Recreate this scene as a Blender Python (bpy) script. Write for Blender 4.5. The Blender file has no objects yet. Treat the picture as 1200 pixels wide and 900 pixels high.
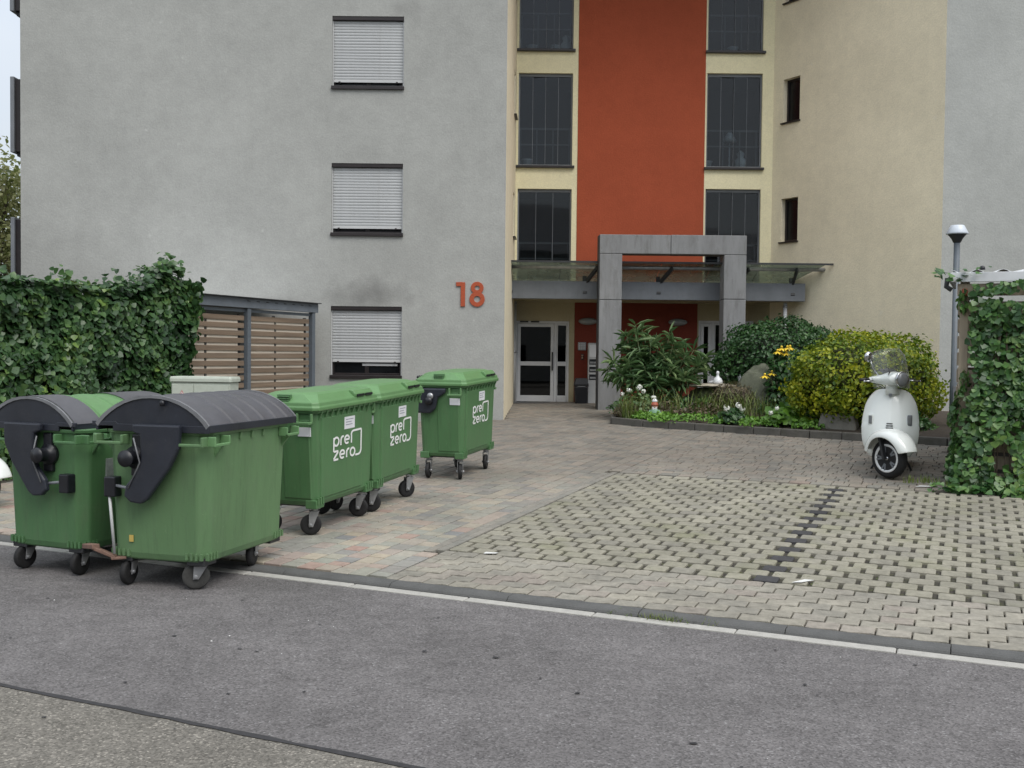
import bpy, bmesh, math, random
import numpy as np
from mathutils import Vector, Matrix, noise

SC = bpy.context.scene
COL = SC.collection
rnd = random.Random(7)
RNG = np.random.default_rng(11)
PI = math.pi
def rad(d): return math.radians(d)

# ------------------------------------------------------------------ camera, world, sun, exposure
cam_d = bpy.data.cameras.new('camera'); cam = bpy.data.objects.new('camera', cam_d); COL.objects.link(cam)
cam_d.sensor_width = 36.0; cam_d.lens = 36.0; cam_d.clip_start = 0.1; cam_d.clip_end = 3000
PIT, ROLL, EYE = 0.0297, 0.01075, 1.83
_c, _s = math.cos(PIT), math.sin(PIT)
_f = Vector((0, _c, -_s)); _u = Vector((0, _s, _c)); _r = Vector((1, 0, 0))
_r2 = _r*math.cos(ROLL) + _u*math.sin(ROLL); _u2 = -_r*math.sin(ROLL) + _u*math.cos(ROLL)
cam.matrix_world = Matrix(((_r2.x, _u2.x, -_f.x, 0), (_r2.y, _u2.y, -_f.y, 0), (_r2.z, _u2.z, -_f.z, EYE), (0, 0, 0, 1)))
SC.camera = cam
SC.view_settings.view_transform = 'Standard'; SC.view_settings.look = 'None'
SC.view_settings.exposure = 0.8; SC.view_settings.gamma = 1.0; SC.view_settings.use_curve_mapping = False

SUN_AZ, SUN_EL = 148.0, 54.0          # compass: 0 = +Y, 90 = +X (the veiled sun stands to the right)
w = bpy.data.worlds.new('World'); SC.world = w; w.use_nodes = True
nt = w.node_tree; nt.nodes.clear()
wo = nt.nodes.new('ShaderNodeOutputWorld'); bg = nt.nodes.new('ShaderNodeBackground')
sky = nt.nodes.new('ShaderNodeTexSky'); sky.sky_type = 'NISHITA'; sky.sun_disc = False
sky.sun_elevation = rad(SUN_EL); sky.sun_rotation = rad(SUN_AZ); sky.air_density = 1.0; sky.dust_density = 2.5
wm = nt.nodes.new('ShaderNodeMix'); wm.data_type = 'RGBA'; wm.inputs[0].default_value = 0.62
sg = nt.nodes.new('ShaderNodeTexCoord'); sx_ = nt.nodes.new('ShaderNodeSeparateXYZ'); nt.links.new(sg.outputs['Generated'], sx_.inputs[0])
sm_ = nt.nodes.new('ShaderNodeMapRange'); sm_.inputs[1].default_value = 0; sm_.inputs[2].default_value = 1; sm_.inputs[3].default_value = .333; sm_.inputs[4].default_value = 1.0; nt.links.new(sx_.outputs[2], sm_.inputs[0])
sc_ = nt.nodes.new('ShaderNodeVectorMath'); sc_.operation = 'SCALE'; sc_.inputs[0].default_value = (8.2, 8.6, 9.0); nt.links.new(sm_.outputs[0], sc_.inputs['Scale'])
nt.links.new(sc_.outputs[0], wm.inputs[7])                # the cloud layer, three times as bright overhead as at the horizon
cn = nt.nodes.new('ShaderNodeTexNoise'); cn.inputs['Scale'].default_value = 2.2; cn.inputs['Detail'].default_value = 6; cn.inputs['Roughness'].default_value = .6
cg = nt.nodes.new('ShaderNodeTexCoord'); nt.links.new(cg.outputs['Generated'], cn.inputs['Vector'])
cm = nt.nodes.new('ShaderNodeMapRange'); cm.inputs[1].default_value = .35; cm.inputs[2].default_value = .65; cm.inputs[3].default_value = .6; cm.inputs[4].default_value = .88
nt.links.new(cn.outputs[0], cm.inputs[0]); nt.links.new(cm.outputs[0], wm.inputs[0])
nt.links.new(sky.outputs[0], wm.inputs[6]); nt.links.new(wm.outputs[2], bg.inputs[0])
bg.inputs[1].default_value = 0.12
nt.links.new(bg.outputs[0], wo.inputs[0])
sun_d = bpy.data.lights.new('sun', 'SUN'); sun_d.energy = 1.15; sun_d.angle = rad(40); sun_d.color = (1.0, 0.96, 0.9)
sun = bpy.data.objects.new('sun', sun_d); COL.objects.link(sun)
_a = rad(SUN_AZ); _e = rad(SUN_EL)
_d = Vector((math.sin(_a)*math.cos(_e), math.cos(_a)*math.cos(_e), math.sin(_e)))
sun.rotation_euler = _d.to_track_quat('Z', 'Y').to_euler()

# ------------------------------------------------------------------ helpers
def tag(o, label=None, cat=None, group=None, kind=None):
    if label: o['label'] = label
    if cat: o['category'] = cat
    if group: o['group'] = group
    if kind: o['kind'] = kind
    return o
def empty(name, loc=(0, 0, 0), rz=0.0, label=None, cat=None, group=None, kind=None):
    o = bpy.data.objects.new(name, None); COL.objects.link(o)
    o.location = loc; o.rotation_euler = (0, 0, rz); o.empty_display_size = .1
    return tag(o, label, cat, group, kind)
def copy_tree(o, parent=None):
    c = o.copy(); COL.objects.link(c)
    if parent: c.parent = parent
    for ch in list(o.children): copy_tree(ch, c)
    return c

class MB:
    """collects faces; build() links them as one mesh object"""
    def __init__(s): s.v = []; s.f = []; s.m = []; s.cur = 0; s.sm = []; s.smooth = False; s.T = None
    def add(s, vs, fs):
        n = len(s.v)
        if s.T is not None: vs = [tuple(s.T @ Vector(v)) for v in vs]
        s.v += [tuple(v) for v in vs]
        for f in fs:
            s.f.append(tuple(i+n for i in f)); s.m.append(s.cur); s.sm.append(s.smooth)
        return s
    def box(s, x0, x1, y0, y1, z0, z1):
        return s.add([(x0,y0,z0),(x1,y0,z0),(x1,y1,z0),(x0,y1,z0),(x0,y0,z1),(x1,y0,z1),(x1,y1,z1),(x0,y1,z1)],
                     [(0,3,2,1),(4,5,6,7),(0,1,5,4),(1,2,6,5),(2,3,7,6),(3,0,4,7)])
    def cbox(s, c, d):
        return s.box(c[0]-d[0]/2, c[0]+d[0]/2, c[1]-d[1]/2, c[1]+d[1]/2, c[2]-d[2]/2, c[2]+d[2]/2)
    def bar(s, p0, p1, wd, ht, up=(0,0,1)):
        p0, p1 = Vector(p0), Vector(p1); d = (p1-p0).normalized(); u = Vector(up)
        sd = d.cross(u).normalized(); u = sd.cross(d).normalized()
        a, b = sd*wd/2, u*ht/2
        vs = [p0-a-b, p0+a-b, p0+a+b, p0-a+b, p1-a-b, p1+a-b, p1+a+b, p1-a+b]
        return s.add(vs, [(0,1,2,3),(7,6,5,4),(0,4,5,1),(1,5,6,2),(2,6,7,3),(3,7,4,0)])
    def tube(s, pts, r, n=10, cap=True):
        pts = [Vector(p) for p in pts]; k = len(pts); rs = r if isinstance(r, (list, tuple)) else [r]*k
        vs = []; pu = None
        for i, p in enumerate(pts):
            d = (pts[min(i+1, k-1)]-pts[max(i-1, 0)]).normalized()
            u = pu if pu is not None else (Vector((0,0,1)) if abs(d.z) < .9 else Vector((1,0,0)))
            a = d.cross(u).normalized(); b = a.cross(d).normalized(); pu = b
            for j in range(n):
                t = 2*PI*j/n; vs.append(p+(a*math.cos(t)+b*math.sin(t))*rs[i])
        fs = [(i*n+j, i*n+(j+1) % n, (i+1)*n+(j+1) % n, (i+1)*n+j) for i in range(k-1) for j in range(n)]
        if cap: fs += [tuple(reversed(range(n))), tuple((k-1)*n+j for j in range(n))]
        sm = s.smooth; s.smooth = True; s.add(vs, fs); s.smooth = sm
        return s
    def lathe(s, prof, n=20, axis='z', c=(0,0,0), full=True):
        """prof: [(r, h)]; revolved about axis through c"""
        vs = []
        for r, h in prof:
            for j in range(n):
                t = 2*PI*j/n; a, b = r*math.cos(t), r*math.sin(t)
                v = {'z': (a, b, h), 'x': (h, a, b), 'y': (b, h, a)}[axis]
                vs.append((v[0]+c[0], v[1]+c[1], v[2]+c[2]))
        k = len(prof)
        fs = [(i*n+j, i*n+(j+1) % n, (i+1)*n+(j+1) % n, (i+1)*n+j) for i in range(k-1) for j in range(n)]
        if prof[0][0] > 1e-4: fs.append(tuple(reversed(range(n))))
        if prof[-1][0] > 1e-4: fs.append(tuple((k-1)*n+j for j in range(n)))
        sm = s.smooth; s.smooth = True; s.add(vs, fs); s.smooth = sm
        return s
    def loft(s, secs, cap=True, closed=False):
        """secs: lists of equally many points"""
        n = len(secs[0]); vs = [p for sec in secs for p in sec]; k = len(secs)
        fs = [(i*n+j, i*n+(j+1) % n, (i+1)*n+(j+1) % n, (i+1)*n+j) for i in range(k-1) for j in range(n)]
        if cap: fs += [tuple(reversed(range(n))), tuple((k-1)*n+j for j in range(n))]
        return s.add(vs, fs)
    def prism(s, poly, axis, a, b):
        """poly 2D extruded along axis from a to b"""
        def P(p, h): return {'x': (h, p[0], p[1]), 'y': (p[0], h, p[1]), 'z': (p[0], p[1], h)}[axis]
        n = len(poly)
        vs = [P(p, a) for p in poly]+[P(p, b) for p in poly]
        fs = [tuple(reversed(range(n))), tuple(range(n, 2*n))]+[(j, (j+1) % n, n+(j+1) % n, n+j) for j in range(n)]
        return s.add(vs, fs)
    def grid(s, pts, w_, h_):
        return s.add(pts, [(j*w_+i, j*w_+i+1, (j+1)*w_+i+1, (j+1)*w_+i) for j in range(h_-1) for i in range(w_-1)])
    def mesh(s, name, mats):
        me = bpy.data.meshes.new(name); me.from_pydata(s.v, [], s.f)
        for m in (mats if isinstance(mats, (list, tuple)) else [mats]): me.materials.append(m)
        me.polygons.foreach_set('material_index', s.m); me.polygons.foreach_set('use_smooth', s.sm)
        bm = bmesh.new(); bm.from_mesh(me); bmesh.ops.recalc_face_normals(bm, faces=bm.faces); bm.to_mesh(me); bm.free()
        return me
    def build(s, name, mats, parent=None, bevel=0, seg=2, kind=None, loc=None, auto=False):
        o = bpy.data.objects.new(name, s.mesh(name, mats)); COL.objects.link(o)
        if parent: o.parent = parent
        if loc: o.location = loc
        if bevel:
            b = o.modifiers.new('bevel', 'BEVEL'); b.width = bevel; b.segments = seg; b.limit_method = 'ANGLE'; b.angle_limit = rad(35)
        if kind: o['kind'] = kind
        return o
def box(name, mat, parent, x0, x1, y0, y1, z0, z1, bevel=0, kind=None):
    return MB().box(x0, x1, y0, y1, z0, z1).build(name, mat, parent, bevel, kind=kind)

def ribbon(mb, pts, width, y, th, closed=False):
    """flat stroke in the local xz plane at depth y..y-th (towards -y)"""
    n = len(pts); L = []; Rr = []
    for i in range(n):
        if closed: p0, p1 = pts[(i-1) % n], pts[(i+1) % n]
        else: p0, p1 = pts[max(i-1, 0)], pts[min(i+1, n-1)]
        d = Vector((p1[0]-p0[0], p1[1]-p0[1])).normalized(); q = Vector((-d.y, d.x))*width/2
        L.append((pts[i][0]+q.x, pts[i][1]+q.y)); Rr.append((pts[i][0]-q.x, pts[i][1]-q.y))
    vs = []; m = n+1 if closed else n
    for i in range(n):
        vs += [(L[i][0], y, L[i][1]), (Rr[i][0], y, Rr[i][1]), (L[i][0], y-th, L[i][1]), (Rr[i][0], y-th, Rr[i][1])]
    fs = []
    for i in range(n if closed else n-1):
        a, b = 4*i, 4*((i+1) % n)
        fs += [(a+2, a+3, b+3, b+2), (a, a+2, b+2, b), (a+3, a+1, b+1, b+3), (a, b, b+1, a+1)]
    if not closed: fs += [(0, 1, 3, 2), (4*n-4, 4*n-2, 4*n-1, 4*n-3)]
    mb.add(vs, fs)
def arc(cx, cz, rx, rz, a0, a1, n=14):
    return [(cx+rx*math.cos(rad(a0+(a1-a0)*i/n)), cz+rz*math.sin(rad(a0+(a1-a0)*i/n))) for i in range(n+1)]

# ------------------------------------------------------------------ materials
MATS = {}
def node_mat(name):
    m = bpy.data.materials.new(name); m.use_nodes = True; t = m.node_tree
    return m, t, t.nodes['Principled BSDF'], t.nodes, t.links
TONE = .81                 # overall level of the base colours, set against the exposure; named materials keep their own
KEEP = {'scooter_white': 1, 'logo_white': .95, 'label_white': .95, 'ceramic_white': .95, 'bin_lid_green': .86, 'bin_lid_grey': 1, 'bin_lid_edge': 1, 'roof_white': 1, 'white_frame': .9, 'rim_silver': 1, 'lamp_cap': 1,
        'petal_white': 1, 'petal_yellow': 1, 'wood_slat_pale': .95, 'gutter_stone': .9, 'paver_mixed': .81, 'bin_green': .97, 'bin_green_faded': .92, 'cabinet_shell': 1, 'paver_bay': .75, 'paver_wave': .76, 'asphalt': .78, 'asphalt_old': .72}
def tone(name, c): k = KEEP.get(name, TONE); return tuple(x*k for x in c[:3])
def mat(name, col, rough=.6, var=.12, scale=6.0, metal=0.0, bump=0.0, bscale=60.0, dirt=0.0, dirt_col=(.05,.045,.035), spec=.5, streak=0.0,
        col2=None, fine=0.0, fscale=180.0, stretch=(1,1,1), coat=0.0):
    """base colour with cloudy variation, optional dirt patches, fine grain and bump"""
    col = tone(name, col); dirt_col = tone(name, dirt_col)
    m, t, b, N, L = node_mat(name)
    tc = N.new('ShaderNodeTexCoord'); mp = N.new('ShaderNodeMapping'); mp.inputs['Scale'].default_value = stretch
    L.new(tc.outputs['Object'], mp.inputs[0])
    nz = N.new('ShaderNodeTexNoise'); nz.inputs['Scale'].default_value = scale; nz.inputs['Detail'].default_value = 6; nz.inputs['Roughness'].default_value = .6
    L.new(mp.outputs[0], nz.inputs['Vector'])
    cr = N.new('ShaderNodeValToRGB'); cr.color_ramp.elements[0].position = .3; cr.color_ramp.elements[1].position = .7
    c0 = tuple(max(0, c*(1-var)) for c in col); c1 = tuple(c*(1+var) for c in (col2 or col))
    cr.color_ramp.elements[0].color = (*c0, 1); cr.color_ramp.elements[1].color = (*c1, 1)
    L.new(nz.outputs[0], cr.inputs[0]); out = cr.outputs[0]
    if fine:
        n2 = N.new('ShaderNodeTexNoise'); n2.inputs['Scale'].default_value = fscale; n2.inputs['Detail'].default_value = 3
        L.new(tc.outputs['Object'], n2.inputs['Vector'])
        mx = N.new('ShaderNodeMix'); mx.data_type = 'RGBA'; mx.blend_type = 'OVERLAY'; mx.inputs[0].default_value = fine
        L.new(out, mx.inputs[6]); L.new(n2.outputs[0], mx.inputs[7]); out = mx.outputs[2]
    if dirt:
        n3 = N.new('ShaderNodeTexNoise'); n3.inputs['Scale'].default_value = scale*2.3; n3.inputs['Detail'].default_value = 8; n3.inputs['Roughness'].default_value = .7
        L.new(mp.outputs[0], n3.inputs['Vector'])
        r3 = N.new('ShaderNodeMapRange'); r3.inputs[1].default_value = .5; r3.inputs[2].default_value = .75; r3.inputs[4].default_value = dirt
        L.new(n3.outputs[0], r3.inputs[0])
        mx = N.new('ShaderNodeMix'); mx.data_type = 'RGBA'; L.new(r3.outputs[0], mx.inputs[0]); L.new(out, mx.inputs[6]); mx.inputs[7].default_value = (*dirt_col, 1); out = mx.outputs[2]
    if streak:                      # run-off marks and scuffs, drawn out downwards
        m4 = N.new('ShaderNodeMapping'); m4.inputs['Scale'].default_value = (7, 7, .8); L.new(tc.outputs['Object'], m4.inputs[0])
        n4 = N.new('ShaderNodeTexNoise'); n4.inputs['Scale'].default_value = 3; n4.inputs['Detail'].default_value = 8; n4.inputs['Roughness'].default_value = .75; L.new(m4.outputs[0], n4.inputs['Vector'])
        r4 = N.new('ShaderNodeMapRange'); r4.inputs[1].default_value = .5; r4.inputs[2].default_value = .72; r4.inputs[4].default_value = streak; L.new(n4.outputs[0], r4.inputs[0])
        mx = N.new('ShaderNodeMix'); mx.data_type = 'RGBA'; L.new(r4.outputs[0], mx.inputs[0]); L.new(out, mx.inputs[6]); mx.inputs[7].default_value = (*[c*.55+.012 for c in col], 1); out = mx.outputs[2]
        n5 = N.new('ShaderNodeTexNoise'); n5.inputs['Scale'].default_value = 11; n5.inputs['Detail'].default_value = 9; n5.inputs['Roughness'].default_value = .8; L.new(tc.outputs['Object'], n5.inputs['Vector'])
        r5 = N.new('ShaderNodeMapRange'); r5.inputs[1].default_value = .60; r5.inputs[2].default_value = .66; r5.inputs[4].default_value = streak*.9; L.new(n5.outputs[0], r5.inputs[0])
        mx = N.new('ShaderNodeMix'); mx.data_type = 'RGBA'; L.new(r5.outputs[0], mx.inputs[0]); L.new(out, mx.inputs[6]); mx.inputs[7].default_value = (*[c*1.25+.03 for c in col], 1); out = mx.outputs[2]
    L.new(out, b.inputs['Base Color'])
    mr = N.new('ShaderNodeMapRange'); mr.inputs[3].default_value = max(.02, rough-.1); mr.inputs[4].default_value = min(1, rough+.1); L.new(nz.outputs[0], mr.inputs[0]); L.new(mr.outputs[0], b.inputs['Roughness'])
    b.inputs['Metallic'].default_value = metal; b.inputs['Specular IOR Level'].default_value = spec
    if coat: b.inputs['Coat Weight'].default_value = coat; b.inputs['Coat Roughness'].default_value = .08
    if bump:
        nb = N.new('ShaderNodeTexNoise'); nb.inputs['Scale'].default_value = bscale; nb.inputs['Detail'].default_value = 4
        L.new(tc.outputs['Object'], nb.inputs['Vector'])
        bp = N.new('ShaderNodeBump'); bp.inputs['Strength'].default_value = bump; bp.inputs['Distance'].default_value = .01
        L.new(nb.outputs[0], bp.inputs['Height']); L.new(bp.outputs[0], b.inputs['Normal'])
    MATS[name] = m
    return m
def leaf_mat(name, cols, rough=.5, trans=.25):
    """leaves: colour by island, a little light through them"""
    m, t, b, N, L = node_mat(name)
    g = N.new('ShaderNodeNewGeometry'); cr = N.new('ShaderNodeValToRGB')
    while len(cr.color_ramp.elements) < len(cols): cr.color_ramp.elements.new(.5)
    for i, c in enumerate(cols):
        cr.color_ramp.elements[i].position = i/(len(cols)-1); cr.color_ramp.elements[i].color = (*c, 1)
    tc = N.new('ShaderNodeTexCoord'); nz = N.new('ShaderNodeTexNoise'); nz.inputs['Scale'].default_value = 1.7; nz.inputs['Detail'].default_value = 3
    L.new(tc.outputs['Object'], nz.inputs['Vector'])
    ad = N.new('ShaderNodeMath'); ad.operation = 'MULTIPLY_ADD'; ad.inputs[1].default_value = .55
    m2 = N.new('ShaderNodeMath'); m2.operation = 'MULTIPLY_ADD'; m2.inputs[1].default_value = 1.3; m2.inputs[2].default_value = -.42
    L.new(nz.outputs[0], m2.inputs[0]); L.new(g.outputs['Random Per Island'], ad.inputs[0]); L.new(m2.outputs[0], ad.inputs[2])
    L.new(ad.outputs[0], cr.inputs[0]); L.new(cr.outputs[0], b.inputs['Base Color'])
    b.inputs['Roughness'].default_value = rough
    tr = N.new('ShaderNodeBsdfTranslucent'); L.new(cr.outputs[0], tr.inputs[0])
    ms = N.new('ShaderNodeMixShader'); ms.inputs[0].default_value = trans
    L.new(b.outputs[0], ms.inputs[1]); L.new(tr.outputs[0], ms.inputs[2]); L.new(ms.outputs[0], N['Material Output'].inputs[0])
    MATS[name] = m
    return m
def glass_mat(name, tint, alpha, rough=.03, dirt=None):
    """thin window glass: tinted see-through, mirror by Fresnel, optional film of dirt"""
    m, t, b, N, L = node_mat(name); N.remove(b)
    tr = N.new('ShaderNodeBsdfTransparent'); tr.inputs[0].default_value = (*tint, 1)
    gl = N.new('ShaderNodeBsdfGlossy'); gl.inputs['Roughness'].default_value = rough
    lw = N.new('ShaderNodeLayerWeight'); pw = N.new('ShaderNodeMath'); pw.operation = 'POWER'; pw.inputs[1].default_value = 5; L.new(lw.outputs['Facing'], pw.inputs[0])
    fm = N.new('ShaderNodeMath'); fm.operation = 'MULTIPLY_ADD'; fm.inputs[1].default_value = .9; fm.inputs[2].default_value = alpha
    L.new(pw.outputs[0], fm.inputs[0])
    ms = N.new('ShaderNodeMixShader'); L.new(fm.outputs[0], ms.inputs[0]); L.new(tr.outputs[0], ms.inputs[1]); L.new(gl.outputs[0], ms.inputs[2]); out = ms.outputs[0]
    if dirt:
        d1 = N.new('ShaderNodeBsdfDiffuse'); d1.inputs[0].default_value = (*dirt[0], 1)
        d2 = N.new('ShaderNodeBsdfTranslucent'); d2.inputs[0].default_value = (*dirt[0], 1)
        df = N.new('ShaderNodeMixShader'); df.inputs[0].default_value = .6; L.new(d1.outputs[0], df.inputs[1]); L.new(d2.outputs[0], df.inputs[2])
        tc = N.new('ShaderNodeTexCoord'); nz = N.new('ShaderNodeTexNoise'); nz.inputs['Scale'].default_value = 3; nz.inputs['Detail'].default_value = 7; L.new(tc.outputs['Object'], nz.inputs['Vector'])
        mr = N.new('ShaderNodeMapRange'); mr.inputs[1].default_value = .3; mr.inputs[2].default_value = .7; mr.inputs[3].default_value = dirt[1]*.6; mr.inputs[4].default_value = min(1, dirt[1]*1.4); L.new(nz.outputs[0], mr.inputs[0])
        m3 = N.new('ShaderNodeMixShader'); L.new(mr.outputs[0], m3.inputs[0]); L.new(out, m3.inputs[1]); L.new(df.outputs[0], m3.inputs[2]); out = m3.outputs[0]
    L.new(out, N['Material Output'].inputs[0]); MATS[name] = m
    return m
def stone_mat(name, cols, rough=.85, moss=None, mottle=.25, patch=None, bump=.5):
    """paving: each stone its own tone (by island and by object), mottled, optional moss, optional place-dependent palette"""
    cols = [tone(name, c) for c in cols]
    if patch: patch = ([tone(name, c) for c in patch[0]], *patch[1:])
    m, t, b, N, L = node_mat(name)
    g = N.new('ShaderNodeNewGeometry'); oi = N.new('ShaderNodeObjectInfo')
    ad = N.new('ShaderNodeMath'); ad.operation = 'ADD'; L.new(g.outputs['Random Per Island'], ad.inputs[0]); L.new(oi.outputs['Random'], ad.inputs[1])
    fr = N.new('ShaderNodeMath'); fr.operation = 'FRACT'; L.new(ad.outputs[0], fr.inputs[0])
    def ramp(cs):
        cr = N.new('ShaderNodeValToRGB')
        while len(cr.color_ramp.elements) < len(cs): cr.color_ramp.elements.new(.5)
        for i, c in enumerate(cs):
            cr.color_ramp.elements[i].position = i/(len(cs)-1); cr.color_ramp.elements[i].color = (*c, 1)
        L.new(fr.outputs[0], cr.inputs[0]); return cr.outputs[0]
    out = ramp(cols)
    if patch:                       # palette drifts to a second one with distance up the drive (weathering of another batch)
        o2 = ramp(patch[0]); sp = N.new('ShaderNodeVectorMath'); sp.operation = 'DOT_PRODUCT'; L.new(g.outputs['Position'], sp.inputs[0]); sp.inputs[1].default_value = patch[1]
        mr = N.new('ShaderNodeMapRange'); mr.inputs[1].default_value = patch[2]; mr.inputs[2].default_value = patch[3]; L.new(sp.outputs['Value'], mr.inputs[0])
        mx = N.new('ShaderNodeMix'); mx.data_type = 'RGBA'; L.new(mr.outputs[0], mx.inputs[0]); L.new(out, mx.inputs[6]); L.new(o2, mx.inputs[7]); out = mx.outputs[2]
    nz = N.new('ShaderNodeTexNoise'); nz.inputs['Scale'].default_value = 14; nz.inputs['Detail'].default_value = 8; nz.inputs['Roughness'].default_value = .75; L.new(g.outputs['Position'], nz.inputs['Vector'])
    mr = N.new('ShaderNodeMapRange'); mr.inputs[3].default_value = 1-mottle; mr.inputs[4].default_value = 1+mottle; mr.inputs[1].default_value = .25; mr.inputs[2].default_value = .75; L.new(nz.outputs[0], mr.inputs[0])
    mx = N.new('ShaderNodeMix'); mx.data_type = 'RGBA'; mx.blend_type = 'MULTIPLY'; mx.inputs[0].default_value = 1; L.new(out, mx.inputs[6]); L.new(mr.outputs[0], mx.inputs[7]); out = mx.outputs[2]
    # broad stains
    n2 = N.new('ShaderNodeTexNoise'); n2.inputs['Scale'].default_value = 1.1; n2.inputs['Detail'].default_value = 5; L.new(g.outputs['Position'], n2.inputs['Vector'])
    r2 = N.new('ShaderNodeMapRange'); r2.inputs[1].default_value = .4; r2.inputs[2].default_value = .65; r2.inputs[3].default_value = .86; r2.inputs[4].default_value = 1.05; L.new(n2.outputs[0], r2.inputs[0])
    mx = N.new('ShaderNodeMix'); mx.data_type = 'RGBA'; mx.blend_type = 'MULTIPLY'; mx.inputs[0].default_value = 1; L.new(out, mx.inputs[6]); L.new(r2.outputs[0], mx.inputs[7]); out = mx.outputs[2]
    if moss:
        n3 = N.new('ShaderNodeTexNoise'); n3.inputs['Scale'].default_value = moss[1]; n3.inputs['Detail'].default_value = 6; L.new(g.outputs['Position'], n3.inputs['Vector'])
        r3 = N.new('ShaderNodeMapRange'); r3.inputs[1].default_value = moss[2]; r3.inputs[2].default_value = moss[2]+.15; r3.inputs[4].default_value = moss[3]; L.new(n3.outputs[0], r3.inputs[0])
        mx = N.new('ShaderNodeMix'); mx.data_type = 'RGBA'; L.new(r3.outputs[0], mx.inputs[0]); L.new(out, mx.inputs[6]); mx.inputs[7].default_value = (*moss[0], 1); out = mx.outputs[2]
    L.new(out, b.inputs['Base Color']); b.inputs['Roughness'].default_value = rough; b.inputs['Specular IOR Level'].default_value = .3
    nb = N.new('ShaderNodeTexNoise'); nb.inputs['Scale'].default_value = 130; L.new(g.outputs['Position'], nb.inputs['Vector'])
    bp = N.new('ShaderNodeBump'); bp.inputs['Strength'].default_value = bump; bp.inputs['Distance'].default_value = .004; L.new(nb.outputs[0], bp.inputs['Height']); L.new(bp.outputs[0], b.inputs['Normal'])
    MATS[name] = m
    return m
def asphalt_mat(name, col, chip, chip_amt, patch=.20):
    col = tone(name, col); chip = tone(name, chip)
    m, t, b, N, L = node_mat(name)
    g = N.new('ShaderNodeNewGeometry')
    n1 = N.new('ShaderNodeTexNoise'); n1.inputs['Scale'].default_value = .9; n1.inputs['Detail'].default_value = 7; n1.inputs['Roughness'].default_value = .65; L.new(g.outputs['Position'], n1.inputs['Vector'])
    r1 = N.new('ShaderNodeMapRange'); r1.inputs[1].default_value = .3; r1.inputs[2].default_value = .7; r1.inputs[3].default_value = 1-patch; r1.inputs[4].default_value = 1+patch; L.new(n1.outputs[0], r1.inputs[0])
    v = N.new('ShaderNodeTexVoronoi'); v.inputs['Scale'].default_value = 95; L.new(g.outputs['Position'], v.inputs['Vector'])
    sep = N.new('ShaderNodeSeparateColor'); L.new(v.outputs['Color'], sep.inputs[0])
    cr = N.new('ShaderNodeValToRGB'); e = cr.color_ramp.elements
    e[0].position = 0; e[0].color = (*[c*.62 for c in col], 1); e[1].position = 1; e[1].color = (*chip, 1)
    k = e.new(.45); k.color = (*col, 1); k = e.new(1-chip_amt); k.color = (*[c*1.25 for c in col], 1)
    L.new(sep.outputs[0], cr.inputs[0])
    mx = N.new('ShaderNodeMix'); mx.data_type = 'RGBA'; mx.blend_type = 'MULTIPLY'; mx.inputs[0].default_value = 1; L.new(cr.outputs[0], mx.inputs[6]); L.new(r1.outputs[0], mx.inputs[7])
    n4 = N.new('ShaderNodeTexNoise'); n4.inputs['Scale'].default_value = 7; n4.inputs['Detail'].default_value = 5; L.new(g.outputs['Position'], n4.inputs['Vector'])
    r4 = N.new('ShaderNodeMapRange'); r4.inputs[1].default_value = .3; r4.inputs[2].default_value = .7; r4.inputs[3].default_value = .88; r4.inputs[4].default_value = 1.1; L.new(n4.outputs[0], r4.inputs[0])
    m5 = N.new('ShaderNodeMix'); m5.data_type = 'RGBA'; m5.blend_type = 'MULTIPLY'; m5.inputs[0].default_value = 1; L.new(mx.outputs[2], m5.inputs[6]); L.new(r4.outputs[0], m5.inputs[7])
    L.new(m5.outputs[2], b.inputs['Base Color']); b.inputs['Roughness'].default_value = .9; b.inputs['Specular IOR Level'].default_value = .25
    bp = N.new('ShaderNodeBump'); bp.inputs['Strength'].default_value = .55; bp.inputs['Distance'].default_value = .006; L.new(v.outputs['Distance'], bp.inputs['Height']); L.new(bp.outputs[0], b.inputs['Normal'])
    MATS[name] = m
    return m
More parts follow.
